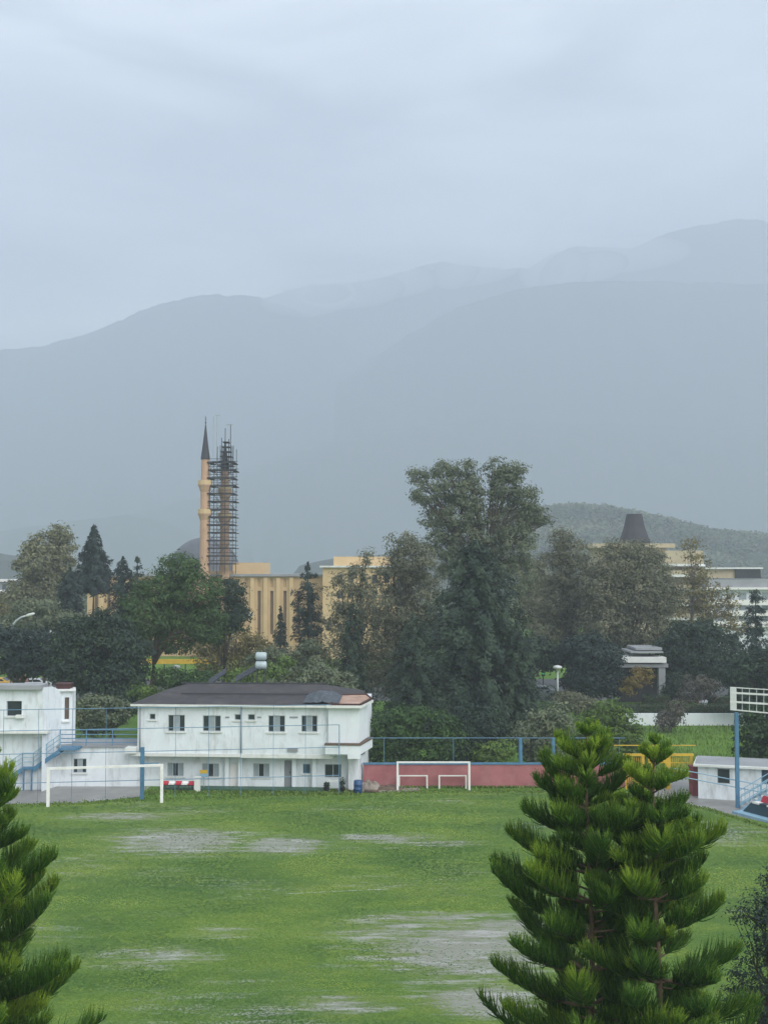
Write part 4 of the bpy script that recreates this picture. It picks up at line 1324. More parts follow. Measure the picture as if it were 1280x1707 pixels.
# hotel with terraces and a dark truncated cone roof
D3 = 222.0
GF = Frame((xat(985, D3), D3), (xat(1178, D3), D3))
ho = thing('hotel', 'pale hotel with stacked beige balconies and a dark truncated cone roof', 'building', (GF.o.x, D3, 0))
xc = xat(1058, D3 + 8)
kk = (D3 + 8) / F
MB().lathe((xc, D3 + 8, 0), [(27 * kk, zat(908, D3 + 8)), (25.5 * kk, zat(902, D3 + 8)), (18 * kk, zat(880, D3 + 8)), (13 * kk, zat(858, D3 + 8)), (12.6 * kk, zat(857, D3 + 8))], 14).build('cone_roof', M['lead2'], ho)
def ub(px0, px1, py0, py1, v0, v1, name, m, ex=0.0):
    a, zt = GF.on(px0, py0, v0)
    b, zb_ = GF.on(px1, py1, v0)
    return MB().fbox(GF, a, b, v0, v1, zb_ if py1 < 1085 else 0, zt).build(name, M[m], ho)
ub(988, 1125, 906, 913, -.6, 14, 'roof', 'cream')
ub(1000, 1112, 913.2, 1090, .2, 13, 'wall', 'cream')
ub(1108, 1172, 918, 938, -2, 10, 'parapet', 'cream')
ub(1112, 1168, 938.2, 1090, 1, 10, 'wall', 'cream')
for i, py in enumerate((940, 958, 982, 1006, 1030)):
    ub(1105 + i * 2, 1176 + i * 5, py, py + 4, -2.5 - i * .3, .9, 'balcony_slab', 'trim')
    ub(1108 + i * 2, 1173 + i * 5, py - 7 if i else py - 2, py - .2, -2.4 - i * .3, -2.2 - i * .3, 'balcony_parapet', 'cream')
for px in (1010, 1030, 1050, 1070, 1090):
    for py in (925, 948, 972, 996, 1020):
        a, zt = GF.on(px, py, .2); b, zb_ = GF.on(px + 10, py + 13, .2)
        MB().fbox(GF, a, b, .14, .19, zb_, zt).build('window', M['glass'], ho)
QF = Frame((xat(1172, 214), 214), (xat(1340, 214), 214))
wh = thing('terraced_building', 'white terraced building with a grey roof slab beside the hotel', 'building', (QF.o.x, 214, 0))
def uq(px0, px1, py0, py1, v0, v1, name, m):
    a, zt = QF.on(px0, py0, v0)
    b, zb_ = QF.on(px1, py1, v0)
    return MB().fbox(QF, a, b, v0, v1, 0 if py1 > 1085 else zb_, zt).build(name, M[m], wh)
uq(1176, 1272, 946, 948.5, 2, 9, 'roof', 'trim')
uq(1226, 1268, 948.7, 964, 2.5, 8, 'roof_room', 'card')
uq(1178, 1225, 949, 964, 3, 8, 'roof_room', 'cream')
uq(1180, 1340, 966, 979, .4, 12, 'roof_slab', 'slab')
uq(1176, 1340, 979.3, 983, -.4, 12.2, 'roof_edge', 'seatwhite')
uq(1184, 1340, 983.3, 1090, .8, 12, 'wall', 'white')
for py in (1000, 1018, 1036):
    uq(1182, 1340, py, py + 9, -.3, .2, 'balcony', 'seatwhite')
    for px in (1192, 1212, 1232, 1252, 1270, 1290):
        uq(px, px + 12, py - 10 if py > 1000 else py - 12, py - .5, .72, .78, 'window', 'curtain')

# portico across the road
DP = 134.0
po = thing('portico', 'grey portico with stacked white canopy slabs and a square column', 'building', (xat(1075, DP), DP, 0))
def pb(px0, px1, py0, py1, y0_, y1_, name, m, base=False):
    return MB().box(xat(px0, y0_), xat(px1, y0_), y0_, y1_, 0 if base else zat(py1, y0_), zat(py0, y0_)).build(name, M[m], po)
pb(1058, 1102, 1080, 1084, DP + 1, DP + 6, 'roof', 'slab')
pb(1050, 1104, 1086, 1089, DP + .5, DP + 6, 'roof', 'slab')
pb(1034, 1109, 1096, 1105, DP, DP + 6, 'canopy', 'trim')
pb(1030, 1112, 1107, 1113, DP + .3, DP + 5.5, 'beam', 'grey')
pb(1096, 1107, 1113.2, 1190, DP + .4, DP + 1.2, 'column', 'slab', True)
pb(1000, 1010, 1113.2, 1190, DP + .4, DP + 1.2, 'column', 'slab', True)
pb(874, 1028, 1088, 1091, DP + 1, DP + 6, 'roof', 'grey')
pb(868, 1026, 1100, 1104, DP + .2, DP + 6, 'canopy', 'grey')
pb(880, 890, 1104.2, 1190, DP + .4, DP + 1.2, 'column', 'slab', True)
pb(1030, 1118, 1113.4, 1190, DP + 5, DP + 5.4, 'wall', 'steel', True)  # dark back wall paints the shade inside the portico
# low white boundary wall, hedges
o = MB().box(xat(1040, 118), xat(1300, 118), 118, 118.4, 0, zat(1190, 118)).build('boundary_wall', M['white2'], None, (xat(1040, 118), 118, 0))
tag(o, 'low white boundary wall behind the grass slope', 'wall')
# glimpsed white flat roofs at the far left
for (x0_, x1_, pt, D_, lab) in ((-60, 34, 966, 300, 'white flat roofed house far off at the left edge of the trees'), (-90, 76, 985, 270, 'long low white roofed shed in front of the far white house')):
    r = thing('far_house' if D_ == 300 else 'far_shed', lab, 'building', (xat((x0_ + x1_) / 2, D_), D_, 0))
    MB().box(xat(x0_, D_) + .4, xat(x1_, D_) - .4, D_, D_ + 12, 0, zat(pt + 4, D_)).build('wall', M['grey' if D_ == 300 else 'concrete'], r)
    MB().box(xat(x0_, D_), xat(x1_, D_), D_ - .6, D_ + 12.4, zat(pt + 4, D_) + .002, zat(pt, D_)).build('roof', M['seatwhite'], r)
    for px in range(int(x0_) + 8, int(x1_) - 8, 14):
        MB().box(xat(px, D_), xat(px + 7, D_), D_ - .06, D_ - .01, zat(pt + 18, D_), zat(pt + 8, D_)).build('window', M['glass'], r)

# yellow hoarding between the trunks, street lamps, traffic light, cars
hb = thing('yellow_hoarding', 'long low yellow hoarding glimpsed between the trunks behind the clubhouse', 'hoarding', (xat(300, 172), 172, 0))
zt_, zb_ = zat(1099, 172), zat(1107, 172)
MB().box(xat(236, 172), xat(372, 172), 172, 172.1, zb_, zt_).build('board', M['yellow'], hb)
for px in (240, 275, 310, 345, 370):
    MB().box(xat(px, 172) - .08, xat(px, 172) + .08, 172.12, 172.26, 0, zt_).build('post', M['steel'], hb)
def curved_lamp(label, px, pybase, pts, D, r=.07):
    P = [at(a, b, D) for a, b in pts]
    root = thing('street_lamp', label, 'street lamp', (P[0].x, D, 0), 'street lamps')
    P = [Vector((P[0].x, D, 0))] + P
    MB().tube(P, [r * 1.5] + [r * 1.2 - .02 * i * .5 for i in range(len(P) - 1)], 8).build('pole', M['galv'], root, smooth=True)
    e, d = P[-1], (P[-1] - P[-2]).normalized()
    MB().tube([e - d * .1, e + d * .25, e + d * .85, e + d * 1.0], [.06, .17, .15, .05], 8).build('lamp_head', M['lamp'], root, smooth=True)
curved_lamp('pale street lamp with a curved arm behind the left house', 20, 1110, [(19, 1050), (21, 1043), (27, 1035), (36, 1029), (43, 1027)], 128, .12)
curved_lamp('tall curved pale street lamp in front of the mosque hall', 385, 1110, [(384, 1095), (386, 1070), (391, 1050), (399, 1037), (410, 1030)], 132, .13)
def globe_lamp(label, px, py, D):
    x = xat(px, D)
    z = zat(py, D)
    root = thing('garden_lamp', label, 'street lamp', (x, D, 0), 'post lamps')
    MB().tube([(x, D, 0), (x, D, z - .2)], [.12, .09], 10).build('pole', M['galv'], root, smooth=True)
    MB().lathe((x, D, z), [(.12, -.22), (.42, -.1), (.5, .02), (.4, .16), (.1, .24)], 16).build('lamp_head', M['lamp'], root, smooth=True)
globe_lamp('post lamp with a white dish head standing before the dark trees', 928, 1113, 126)
globe_lamp('post lamp with a white dish head just above the clubhouse hip', 295, 1113, 118)
globe_lamp('post lamp with a white dish head among the dark trees at left', 83, 1055, 128)
tl = thing('traffic_light', 'traffic light showing green behind the trees', 'traffic light', (xat(904, 146), 146, 0))
x = xat(904, 146)
MB().tube([(x, 146, 0), (x, 146, zat(1118, 146))], .07, 8).build('pole', M['steel'], tl)
MB().box(x - .2, x + .2, 145.7, 145.92, zat(1127, 146), zat(1112, 146)).build('head', M['rubber'], tl)
gm = mat('green_signal', (0.01, 0.35, 0.12), 0.4, 0.02, 1)
gm.node_tree.nodes['Principled BSDF'].inputs['Emission Color'].default_value = (0.02, 0.8, 0.3, 1)
gm.node_tree.nodes['Principled BSDF'].inputs['Emission Strength'].default_value = 0.15
MB().tube([(x, 145.62, zat(1122, 146)), (x, 145.69, zat(1122, 146))], .16, 12).build('lens', gm, tl)

def car(label, x, y, paint, rz=0.0, group='cars on the road'):
    root = thing('parked_car', label, 'car', (x, y, 0), group)
    L_, Wd = 2.1, .86
    prof = [(-2.1, .35), (-2.1, .72), (-1.95, .9), (-1.3, .98), (-.65, 1.42), (.75, 1.45), (1.5, 1.02), (2.0, .92), (2.1, .7), (2.1, .35)]
    vs, fs = [], []
    n = len(prof)
    for wy, ins in ((-Wd, 0), (-Wd * .8, 1), (Wd * .8, 1), (Wd, 0)):
        for px, pz in prof:
            k = .16 if (pz > 1.2 and not ins) else 0
            vs.append((x + px * (1 if ins else .985), y + (wy * (1 - k)), pz - (0 if ins else .04)))
    for i in range(3):
        for k in range(n):
            fs.append((i * n + k, i * n + (k + 1) % n, (i + 1) * n + (k + 1) % n, (i + 1) * n + k))
    fs += [tuple(range(n - 1, -1, -1)), tuple(range(3 * n, 4 * n))]
    MB().add(vs, fs).build('body', M[paint], root)
    for sy in (-1, 1):
        for (a, b) in ((-.95, -.02), (.04, 1.1)):
            za, zb_ = 1.0, 1.34
            q = [(a - (.1 if a < 0 else 0), za), (b + (.12 if b > .5 else 0), za), (b - (.28 if b > .5 else 0), zb_), (a + (.3 if a < 0 else 0), zb_)]
            yy = y + sy * (Wd * .935)
            mb = MB().hexa([(x + u, yy - .012 * sy - .0, z) for u, z in q] + [(x + u, yy + sy * .03, z) for u, z in q])
            mb.build('side_window', M['glass'], root)
    for (a, za, b, zb_) in ((-1.22, 1.04, -.72, 1.39), (1.42, 1.08, .82, 1.43)):
        mb = MB().add([(x + a, y - .62, za + .02), (x + a, y + .62, za + .02), (x + b, y + .55, zb_ + .02), (x + b, y - .55, zb_ + .02)], [(0, 1, 2, 3)])
        mb.build('windscreen', M['glass'], root)
    for sx in (-1.3, 1.3):
        for sy in (-1, 1):
            c = y + sy * (Wd - .08)
            wv, wf_, nn = [], [], 16
            for yy in (c - .1, c + .1):
                for k in range(nn):
                    t = 6.2832 * k / nn
                    wv.append((x + sx + .32 * math.cos(t), yy, .32 + .32 * math.sin(t)))
            wf_ = [(k, (k + 1) % nn, nn + (k + 1) % nn, nn + k) for k in range(nn)] + [tuple(range(nn - 1, -1, -1)), tuple(range(nn, 2 * nn))]
            wh_ = MB().add(wv, wf_).build('wheel', M['rubber'], root)
    for sy in (-.6, .6):
        MB().box(x + 2.09, x + 2.12, y + sy - .16, y + sy + .16, .68, .82).build('headlight', M['lamp'], root)
        MB().box(x - 2.12, x - 2.09, y + sy - .16, y + sy + .16, .7, .84).build('tail_light', M['red'], root)
    return root
car('yellow car on the road behind the white house', xat(-2, 154), 154, 'cary')
car('black car between the yellow and the white car', xat(28, 158), 158, 'card')
car('white car behind the white house roof', xat(60, 153), 153, 'carw')
car('silver car on the road in front of the post lamp', xat(893, 146), 143.5, 'cars')
car('white car parked behind the long hedge', xat(1196, 131), 131, 'carw')
pr_ = thing('parasol', 'faded reddish parasol over the road behind the white house', 'parasol', (xat(41, 149), 149, 0))
x = xat(41, 149); z = zat(1126, 149)
MB().tube([(x, 149, 0), (x, 149, z)], .03, 6).build('pole', M['galv'], pr_)
MB().lathe((x, 149, z), [(.75, -.75), (.7, -.5), (.45, -.15), (.05, .05)], 10).build('canopy', M['parasol'], pr_)

# ------------------------------------------------------------------ hedges and shrubs
def hedge(label, px0, px1, pyt, D, dep=1.2, pyb=None, leaf='hedge'):
    x0, x1, zt = xat(px0, D), xat(px1, D), zat(pyt, D)
    r = thing('hedge', label, 'hedge', ((x0 + x1) / 2, D, 0))
    MB().box(x0 + .12, x1 - .12, D + .12, D + dep - .12, 0, zt - .12).build('inner_twigs', M['bark'], r)
    g = np.random.default_rng(int(px0))
    A1, A2 = (x1 - x0) * zt, (x1 - x0) * dep
    n = int((A1 * 1.6 + A2) * 60)
    P = np.stack([g.uniform(x0, x1, n), g.uniform(D, D + dep, n), g.uniform(0.03, zt, n)], 1)
    f = g.uniform(0, 1, n)
    O = np.zeros((n, 3))
    a = f < .55
    P[a, 1] = D + g.normal(0, .05, a.sum()); O[a, 1] = -1
    b = f >= .68
    P[b, 2] = zt + g.normal(0, .05, b.sum()); O[b, 2] = 1
    c = (f >= .55) & ~b
    P[c, 0] = np.where(g.uniform(0, 1, c.sum()) < .5, x0, x1); O[c, 0] = np.sign(P[c, 0] - (x0 + x1) / 2)
    V, Q, T = leaf_quads(P, O, .11, .55, g.uniform(0, 1, n), g)
    np_mesh('leaves', V, Q, LM[leaf], r, T)
hedge('long low clipped dark hedge above the white boundary wall', 1036, 1300, 1177, 124, 2.0)
hedge('taller clipped hedge at the foot of the grey column', 1070, 1116, 1161, 129)
hedge('clipped hedge hiding the wheels of a white car', 1180, 1290, 1162, 128)

def shrub(label, D, tx, lobes, leaf='mid', name='shrub', **k):
    kw = dict(dens=1.8, cr=.5, per=34, ls=.14, trunk_r=.07, clearz=.3)
    kw.update(k)
    return tree(name, label, 'shrub', D, tx, lobes, leaf, **kw)
def at_ground(D): return HOR + 2000 * CAMH / D
shrub('bushy fresh green shrub beside the clubhouse wing', 90, 655, [(640, 1235, 32, 45), (672, 1215, 36, 40), (655, 1265, 45, 22)], 'mid', seed=21)
shrub('tall leafy green shrub above the medium goal', 91, 722, [(715, 1215, 40, 38), (745, 1232, 34, 36), (715, 1258, 48, 22)], 'mid', seed=22)
shrub('dark leafy shrub right of the tall leafy one along the red wall', 92, 800, [(790, 1205, 42, 34), (820, 1228, 36, 30), (775, 1250, 40, 26)], 'dark', seed=23)
shrub('light green low shrub behind the red wall near the thick blue post', 90, 822, [(818, 1255, 26, 22), (835, 1246, 20, 24), (800, 1268, 20, 14)], 'fresh', seed=24, dens=1.4)
shrub('dull grey green rounded shrub right of the thick blue posts', 94, 905, [(885, 1225, 36, 36), (922, 1205, 34, 36), (905, 1255, 44, 24)], 'grey_olive', seed=25)
shrub('large yellowish green shrub standing behind the pines', 96, 1010, [(1000, 1215, 46, 38), (1035, 1222, 38, 40), (1015, 1190, 26, 22), (985, 1250, 42, 26), (1050, 1255, 40, 26)], 'fresh', seed=26, dens=1.5)
shrub('dark round bush in front of the white boundary wall', 113, 1116, [(1118, 1193, 19, 22), (1108, 1206, 15, 12), (1128, 1180, 14, 16)], 'bare', seed=27)
shrub('grey twiggy bare bush in front of the portico', 128, 1165, [(1160, 1146, 26, 22), (1182, 1150, 20, 18), (1150, 1162, 16, 10)], 'bare', seed=28, dens=1.0)
shrub('dark ivy covered bush filling the space behind the blue mast', 86, 1262, [(1255, 1218, 28, 40), (1285, 1212, 30, 46), (1262, 1254, 36, 22), (1300, 1250, 30, 26)], 'hedge', seed=29)
shrub('small tree with orange and green leaves under the portico', 128, 1062, [(1060, 1132, 18, 20), (1078, 1126, 14, 14), (1050, 1146, 14, 12)], 'autumn', seed=30, dens=1.2)
shrub('tawny green shrub behind the annex terrace', 96, 165, [(150, 1180, 34, 26), (185, 1185, 36, 24), (165, 1206, 44, 20)], 'grey_olive', seed=31)
shrub('small yellow green shrub left of the clubhouse hip', 99, 240, [(238, 1152, 22, 14), (258, 1160, 18, 12)], 'fresh', seed=32)
shrub('brownish shrub at the far end of the clubhouse roof ridge', 101, 530, [(520, 1130, 40, 28), (560, 1140, 36, 26), (490, 1140, 30, 20)], 'grey_olive', seed=33)
shrub('pale green bush behind the solar heater', 104, 445, [(440, 1122, 36, 18), (470, 1112, 30, 20), (400, 1132, 30, 14)], 'fresh', seed=34, dens=1.2)
shrub('dark shrub in front of the yellow hoarding', 108, 300, [(280, 1128, 30, 16), (325, 1130, 36, 14), (300, 1142, 44, 12)], 'mid', seed=35)
shrub('round dark bush behind the long hedge', 132, 1120, [(1130, 1140, 18, 20), (1118, 1155, 16, 14)], 'dark', seed=36)
shrub('grey green bush beside the silver car', 120, 960, [(950, 1168, 30, 18), (975, 1178, 26, 18)], 'brown_olive', seed=37)

# ------------------------------------------------------------------ trees behind the buildings
G = 'trees behind the clubhouse'
# left
tree('airy_tree', 'pale airy olive tree, tallest of the trees at the left', 'tree', 172, 75, [(100, 890, 20, 15), (75, 910, 34, 20), (60, 940, 34, 26), (105, 925, 22, 30), (80, 975, 46, 34), (40, 990, 30, 30), (95, 1010, 34, 26)], 'pale', dens=.8, cr=.95, per=32, ls=.24, bark='barkpale', seed=41, group=G)
conifer('cedar', 'dark tiered cedar rising above the beige mosque wall at the left', 'tree', 162, 156, 878, 985, 40, 'bluedark', tiers=20, seed=42, group=G, gap=.6, ls=.3, per=46, power=.85, rag=.3, droop=.12)
conifer('cypress', 'blackish compact cypress in front of the pale airy tree', 'tree', 150, 117, 948, 1060, 24, 'bluedark', tiers=26, seed=43, group=G, columnar=True, ls=.2, per=50, rag=.2)
tree('olive_tree', 'dull green tree low between the cypress and the mosque wall', 'tree', 140, 75, [(60, 1025, 40, 30), (105, 1038, 34, 24), (20, 1045, 36, 24), (150, 1052, 28, 20)], 'grey_olive', dens=1.0, cr=.8, per=32, ls=.2, seed=44, group=G)
conifer('cypress', 'ragged dark cypress against the right half of the mosque wall', 'tree', 140, 205, 930, 1100, 27, 'bluedark', tiers=28, seed=45, group=G, columnar=True, ls=.2, per=44, rag=.45)
conifer('pine_tree', 'thin topped dark pine between the cypress and the broad pine', 'tree', 138, 229, 928, 1080, 30, 'dark', tiers=16, seed=46, group=G, gap=1.2, rag=.5, ls=.2, per=30, power=.6)
tree('pine_tree', 'broad green crowned pine left of the minarets', 'tree', 112, 258, [(300, 950, 42, 28), (268, 985, 44, 34), (330, 985, 44, 34), (240, 1025, 44, 40), (300, 1035, 52, 40), (345, 1040, 34, 34), (215, 1065, 40, 36), (290, 1075, 40, 18)], 'pine', dens=1.25, cr=.7, per=40, ls=.17, asp=.35, bark='barkred', trunk_r=.42, seed=47, group=G)
tree('pine_tree', 'dark lobe shaped pine below the minarets', 'tree', 118, 375, [(385, 985, 26, 20), (375, 1020, 36, 30), (395, 1030, 24, 26), (350, 1050, 34, 26)], 'dark', dens=1.3, cr=.65, per=38, ls=.17, asp=.4, seed=48, group=G)
tree('dark_tree', 'dark bluish tree low at the left edge above the white house', 'tree', 112, 35, [(20, 1085, 40, 36), (60, 1080, 36, 36), (0, 1060, 30, 20), (45, 1110, 50, 22), (-30, 1090, 30, 40)], 'bluedark', dens=1.3, cr=.65, per=38, ls=.17, seed=49, group=G)
tree('dark_tree', 'dense dark tree between the white house and the clubhouse', 'tree', 106, 190, [(130, 1070, 40, 44), (175, 1060, 46, 46), (215, 1095, 38, 46), (150, 1120, 52, 40), (195, 1140, 46, 42), (110, 1110, 34, 40), (215, 1160, 24, 40)], 'dark', dens=1.35, cr=.65, per=40, ls=.16, seed=50, group=G, trunk_r=.4)
tree('willow', 'light brown olive tree low in front of the mosque recesses', 'tree', 128, 380, [(350, 1075, 40, 28), (395, 1070, 40, 32), (425, 1085, 34, 28), (370, 1105, 50, 20), (430, 1112, 30, 16)], 'yellowish', dens=.85, cr=.8, per=26, ls=.17, bark='barkpale', seed=51, group=G)
tree('brown_tree', 'brown olive tree below the mosque behind the solar heater', 'tree', 122, 470, [(450, 1095, 30, 20), (490, 1100, 34, 20), (430, 1110, 30, 16), (520, 1090, 30, 26)], 'grey_olive', dens=1.0, cr=.7, per=32, ls=.16, seed=52, group=G)
conifer('pine_tree', 'small dark pointed conifer before the mosque recesses', 'tree', 135, 468, 1016, 1120, 24, 'bluedark', tiers=15, seed=53, group=G, gap=1.0, rag=.4, ls=.2, per=34)
conifer('araucaria', 'tall dark ragged conifer at the right end of the mosque hall', 'tree', 128, 513, 940, 1110, 27, 'bluedark', tiers=22, seed=54, group=G, columnar=True, rag=.55, gap=1.4, ls=.19, per=36, droop=.15)
tree('casuarina', 'thin brownish casuarina right of the ragged conifer', 'tree', 122, 590, [(608, 930, 12, 16), (600, 965, 24, 28), (570, 985, 22, 30), (615, 1010, 34, 36), (575, 1040, 34, 40), (620, 1075, 40, 40), (560, 1100, 34, 40), (600, 1120, 40, 36)], 'brown_olive', dens=.95, cr=.75, per=34, ls=.17, asp=.35, seed=55, group=G)
tree('casuarina', 'grey brown casuarina at the shoulder of the tallest tree', 'tree', 124, 668, [(672, 905, 26, 20), (690, 930, 34, 32), (655, 960, 32, 36), (700, 985, 40, 44), (650, 1020, 40, 44), (690, 1060, 46, 46), (645, 1100, 42, 46), (680, 1140, 50, 36)], 'brown_olive', dens=1.0, cr=.8, per=36, ls=.18, asp=.35, seed=56, group=G, trunk_r=.35)
# the tallest
tree('eucalyptus', 'tallest tree of all, a grey green eucalyptus with a forked airy top', 'tree', 132, 805,
     [(700, 792, 22, 14), (742, 783, 24, 17), (776, 782, 20, 17), (712, 822, 34, 20), (755, 815, 36, 26), (790, 820, 22, 34), (770, 856, 52, 28), (727, 862, 30, 20),
      (826, 780, 22, 17), (856, 786, 22, 18), (840, 815, 32, 28), (872, 826, 24, 24), (888, 856, 26, 20), (850, 862, 44, 30), (905, 868, 12, 8), (800, 900, 62, 34), (860, 905, 40, 30), (740, 905, 36, 28), (790, 950, 70, 40), (860, 960, 36, 40)],
     'grey_olive', dens=.92, cr=.7, per=36, ls=.18, asp=.4, bark='bark', trunk_r=.34, seed=57, group=G, clearz=14.0)
conifer('spruce', 'large dark pyramidal evergreen in front of the tallest tree', 'tree', 112, 792, 905, 1285, 132, 'dark', tiers=40, nb=12, seed=58, group=G, ls=.2, per=36, power=.6, rag=.45, droop=.16, trunk_r=.4, asp=.4)
conifer('spruce', 'dark evergreen pressed against the left side of the large pyramid', 'tree', 106, 690, 1030, 1290, 84, 'dark', tiers=28, nb=9, seed=59, group=G, ls=.18, per=28, power=.6, rag=.3)
conifer('spruce', 'narrow green brown evergreen behind the clubhouse wing', 'tree', 108, 588, 1010, 1260, 48, 'dark', tiers=28, nb=8, seed=60, group=G, ls=.18, per=28, power=.6, rag=.35)
conifer('spruce', 'short dark evergreen at the right flank of the large pyramid', 'tree', 108, 862, 1040, 1290, 52, 'dark', tiers=26, nb=9, seed=61, group=G, ls=.18, per=28, power=.6, rag=.3)
# right of it
tree('casuarina', 'grey casuarina with a pointed crown under the wooded hill', 'tree', 150, 945, [(938, 898, 20, 18), (950, 925, 34, 28), (920, 950, 34, 30), (965, 970, 40, 40), (925, 1000, 42, 44), (965, 1040, 46, 44), (915, 1060, 40, 40)], 'brown_olive', dens=.95, cr=.85, per=34, ls=.2, asp=.35, seed=62, group=G)
tree('casuarina', 'broad grey brown casuarina below the cone roof', 'tree', 146, 1050, [(1025, 918, 32, 18), (1068, 918, 30, 18), (1040, 945, 50, 30), (1092, 950, 30, 32), (1000, 980, 44, 40), (1060, 990, 52, 40), (1110, 995, 30, 34), (1010, 1040, 50, 44), (1075, 1045, 50, 36), (990, 1085, 40, 30), (1030, 1070, 40, 26)], 'brown_olive', dens=1.0, cr=.85, per=36, ls=.2, asp=.35, seed=63, group=G, trunk_r=.4)
tree('poplar', 'sparse yellowish tree before the hotel balconies', 'tree', 160, 1150, [(1150, 912, 16, 20), (1160, 950, 26, 34), (1178, 985, 26, 34), (1150, 1010, 34, 40), (1195, 1020, 24, 30), (1165, 1060, 44, 30), (1218, 1005, 18, 26), (1225, 1045, 22, 24)], 'yellowish', dens=.42, cr=1.0, per=22, ls=.2, bark='barkpale', seed=64, group=G)
tree('dark_tree', 'deep green bushy tree right of the portico', 'tree', 138, 1160, [(1140, 1060, 32, 24), (1175, 1058, 32, 24), (1125, 1085, 32, 30), (1165, 1095, 46, 34), (1205, 1085, 34, 34), (1195, 1120, 40, 30), (1130, 1118, 22, 22)], 'dark', dens=1.3, cr=.7, per=38, ls=.18, seed=65, group=G)
conifer('pine_tree', 'dark conifer at the right edge above the slatted platform', 'tree', 120, 1258, 984, 1200, 46, 'bluedark', tiers=24, seed=66, group=G, rag=.4, gap=1.1, ls=.18, per=32, power=.5, nb=9)
tree('dark_tree', 'dark tree low behind the slatted platform', 'tree', 116, 1265, [(1240, 1120, 34, 30), (1275, 1110, 34, 36), (1255, 1155, 44, 30), (1300, 1140, 34, 44)], 'dark', dens=1.3, cr=.65, per=36, ls=.16, seed=67, group=G)
tree('dark_tree', 'dark tree behind the post lamp', 'tree', 129, 985, [(975, 1090, 40, 34), (1000, 1100, 40, 34), (980, 1130, 36, 30), (955, 1140, 18, 20), (1015, 1135, 26, 26)], 'bluedark', dens=1.2, cr=.8, per=36, ls=.2, seed=68, group=G)
tree('pale_tree', 'pale green tree between the tallest tree and the grey casuarina', 'tree', 172, 895, [(885, 955, 24, 26), (895, 985, 28, 30), (885, 1020, 28, 30)], 'pale', dens=.8, cr=.9, per=30, ls=.22, seed=69, group=G)
tree('dark_tree', 'dark tree standing before the grey canopy and the silver car', 'tree', 131, 872, [(880, 1085, 42, 26), (912, 1096, 28, 20), (858, 1115, 30, 28), (940, 1088, 26, 18)], 'dark', dens=1.1, cr=.8, per=34, ls=.2, seed=70, group=G)
tree('grey_tree', 'grey green tree at the far left behind the white roofs', 'tree', 190, 10, [(5, 1010, 40, 26), (-30, 1000, 34, 30), (40, 1020, 30, 20)], 'yellowish', dens=.8, cr=1.0, per=28, ls=.22, seed=71, group=G)

# the far town wood along the foot of the hills: one mass
g = np.random.default_rng(90)
Ps, Os, Ts = [], [], []
for i in range(620):
    D_ = g.uniform(255, 420)
    x = g.uniform(-.46, .46) * D_
    hgt = g.uniform(5, 9.5) + (D_ - 250) * .012
    if (CAMH - hgt) < 1: hgt = 12.5
    r_ = g.uniform(2.2, 4)
    n = 60
    d = ball(n, g)
    P = np.array([x, D_, hgt - r_ * .8]) + d * np.array([r_, r_, r_ * .8]) * g.uniform(.6, 1, (n, 1))
    Ps.append(P); Os.append(d); Ts.append(np.full(n, g.uniform(.1, .8)) + g.normal(0, .15, n))
V, Q, T = leaf_quads(np.concatenate(Ps), np.concatenate(Os), .75, .7, np.concatenate(Ts), g)
o = np_mesh('far_treeline', V, Q, LM['grey_olive'], None, T)
tag(o, 'belt of far trees between the town and the hills', 'wood', kind='stuff')
# trees clothing the nearer wooded hill
Ps, Os, Ts = [], [], []
hp = [(500, 942), (560, 930), (640, 922), (700, 905), (760, 885), (860, 856), (905, 850), (960, 847), (1010, 849), (1060, 860), (1120, 872), (1180, 888), (1280, 898), (1400, 902), (1600, 915)]
for i in range(2600):
    px = g.uniform(840, 1420)
    t = g.uniform(0, 1) ** 1.5 * .75
    y = 980 - 210 * t
    cz = at(px, float(np.interp(px, [p[0] for p in hp], [p[1] for p in hp])), 980)
    prof = 0.25 * (1 + math.cos(math.pi * t)) + 0.5 * (1 - t)
    r_ = g.uniform(2.4, 5.0)
    n = 26
    d = ball(n, g)
    P = np.array([cz.x, y, cz.z * prof + r_ * .2]) + d * np.array([r_, r_, r_ * g.uniform(.8, 1.15)]) * g.uniform(.6, 1, (n, 1))
    Ps.append(P); Os.append(d); Ts.append(np.full(n, .4 + .9 * mnoise.noise(Vector((cz.x / 40, y / 40, 0))) + g.normal(0, .14)) + g.normal(0, .08, n))
V, Q, T = leaf_quads(np.concatenate(Ps), np.concatenate(Os), 1.6, .7, np.concatenate(Ts), g)
o = np_mesh('hill_forest', V, Q, LM['grey_olive'], None, T)
tag(o, 'forest covering the nearer wooded hill under the mountains', 'forest', kind='stuff')

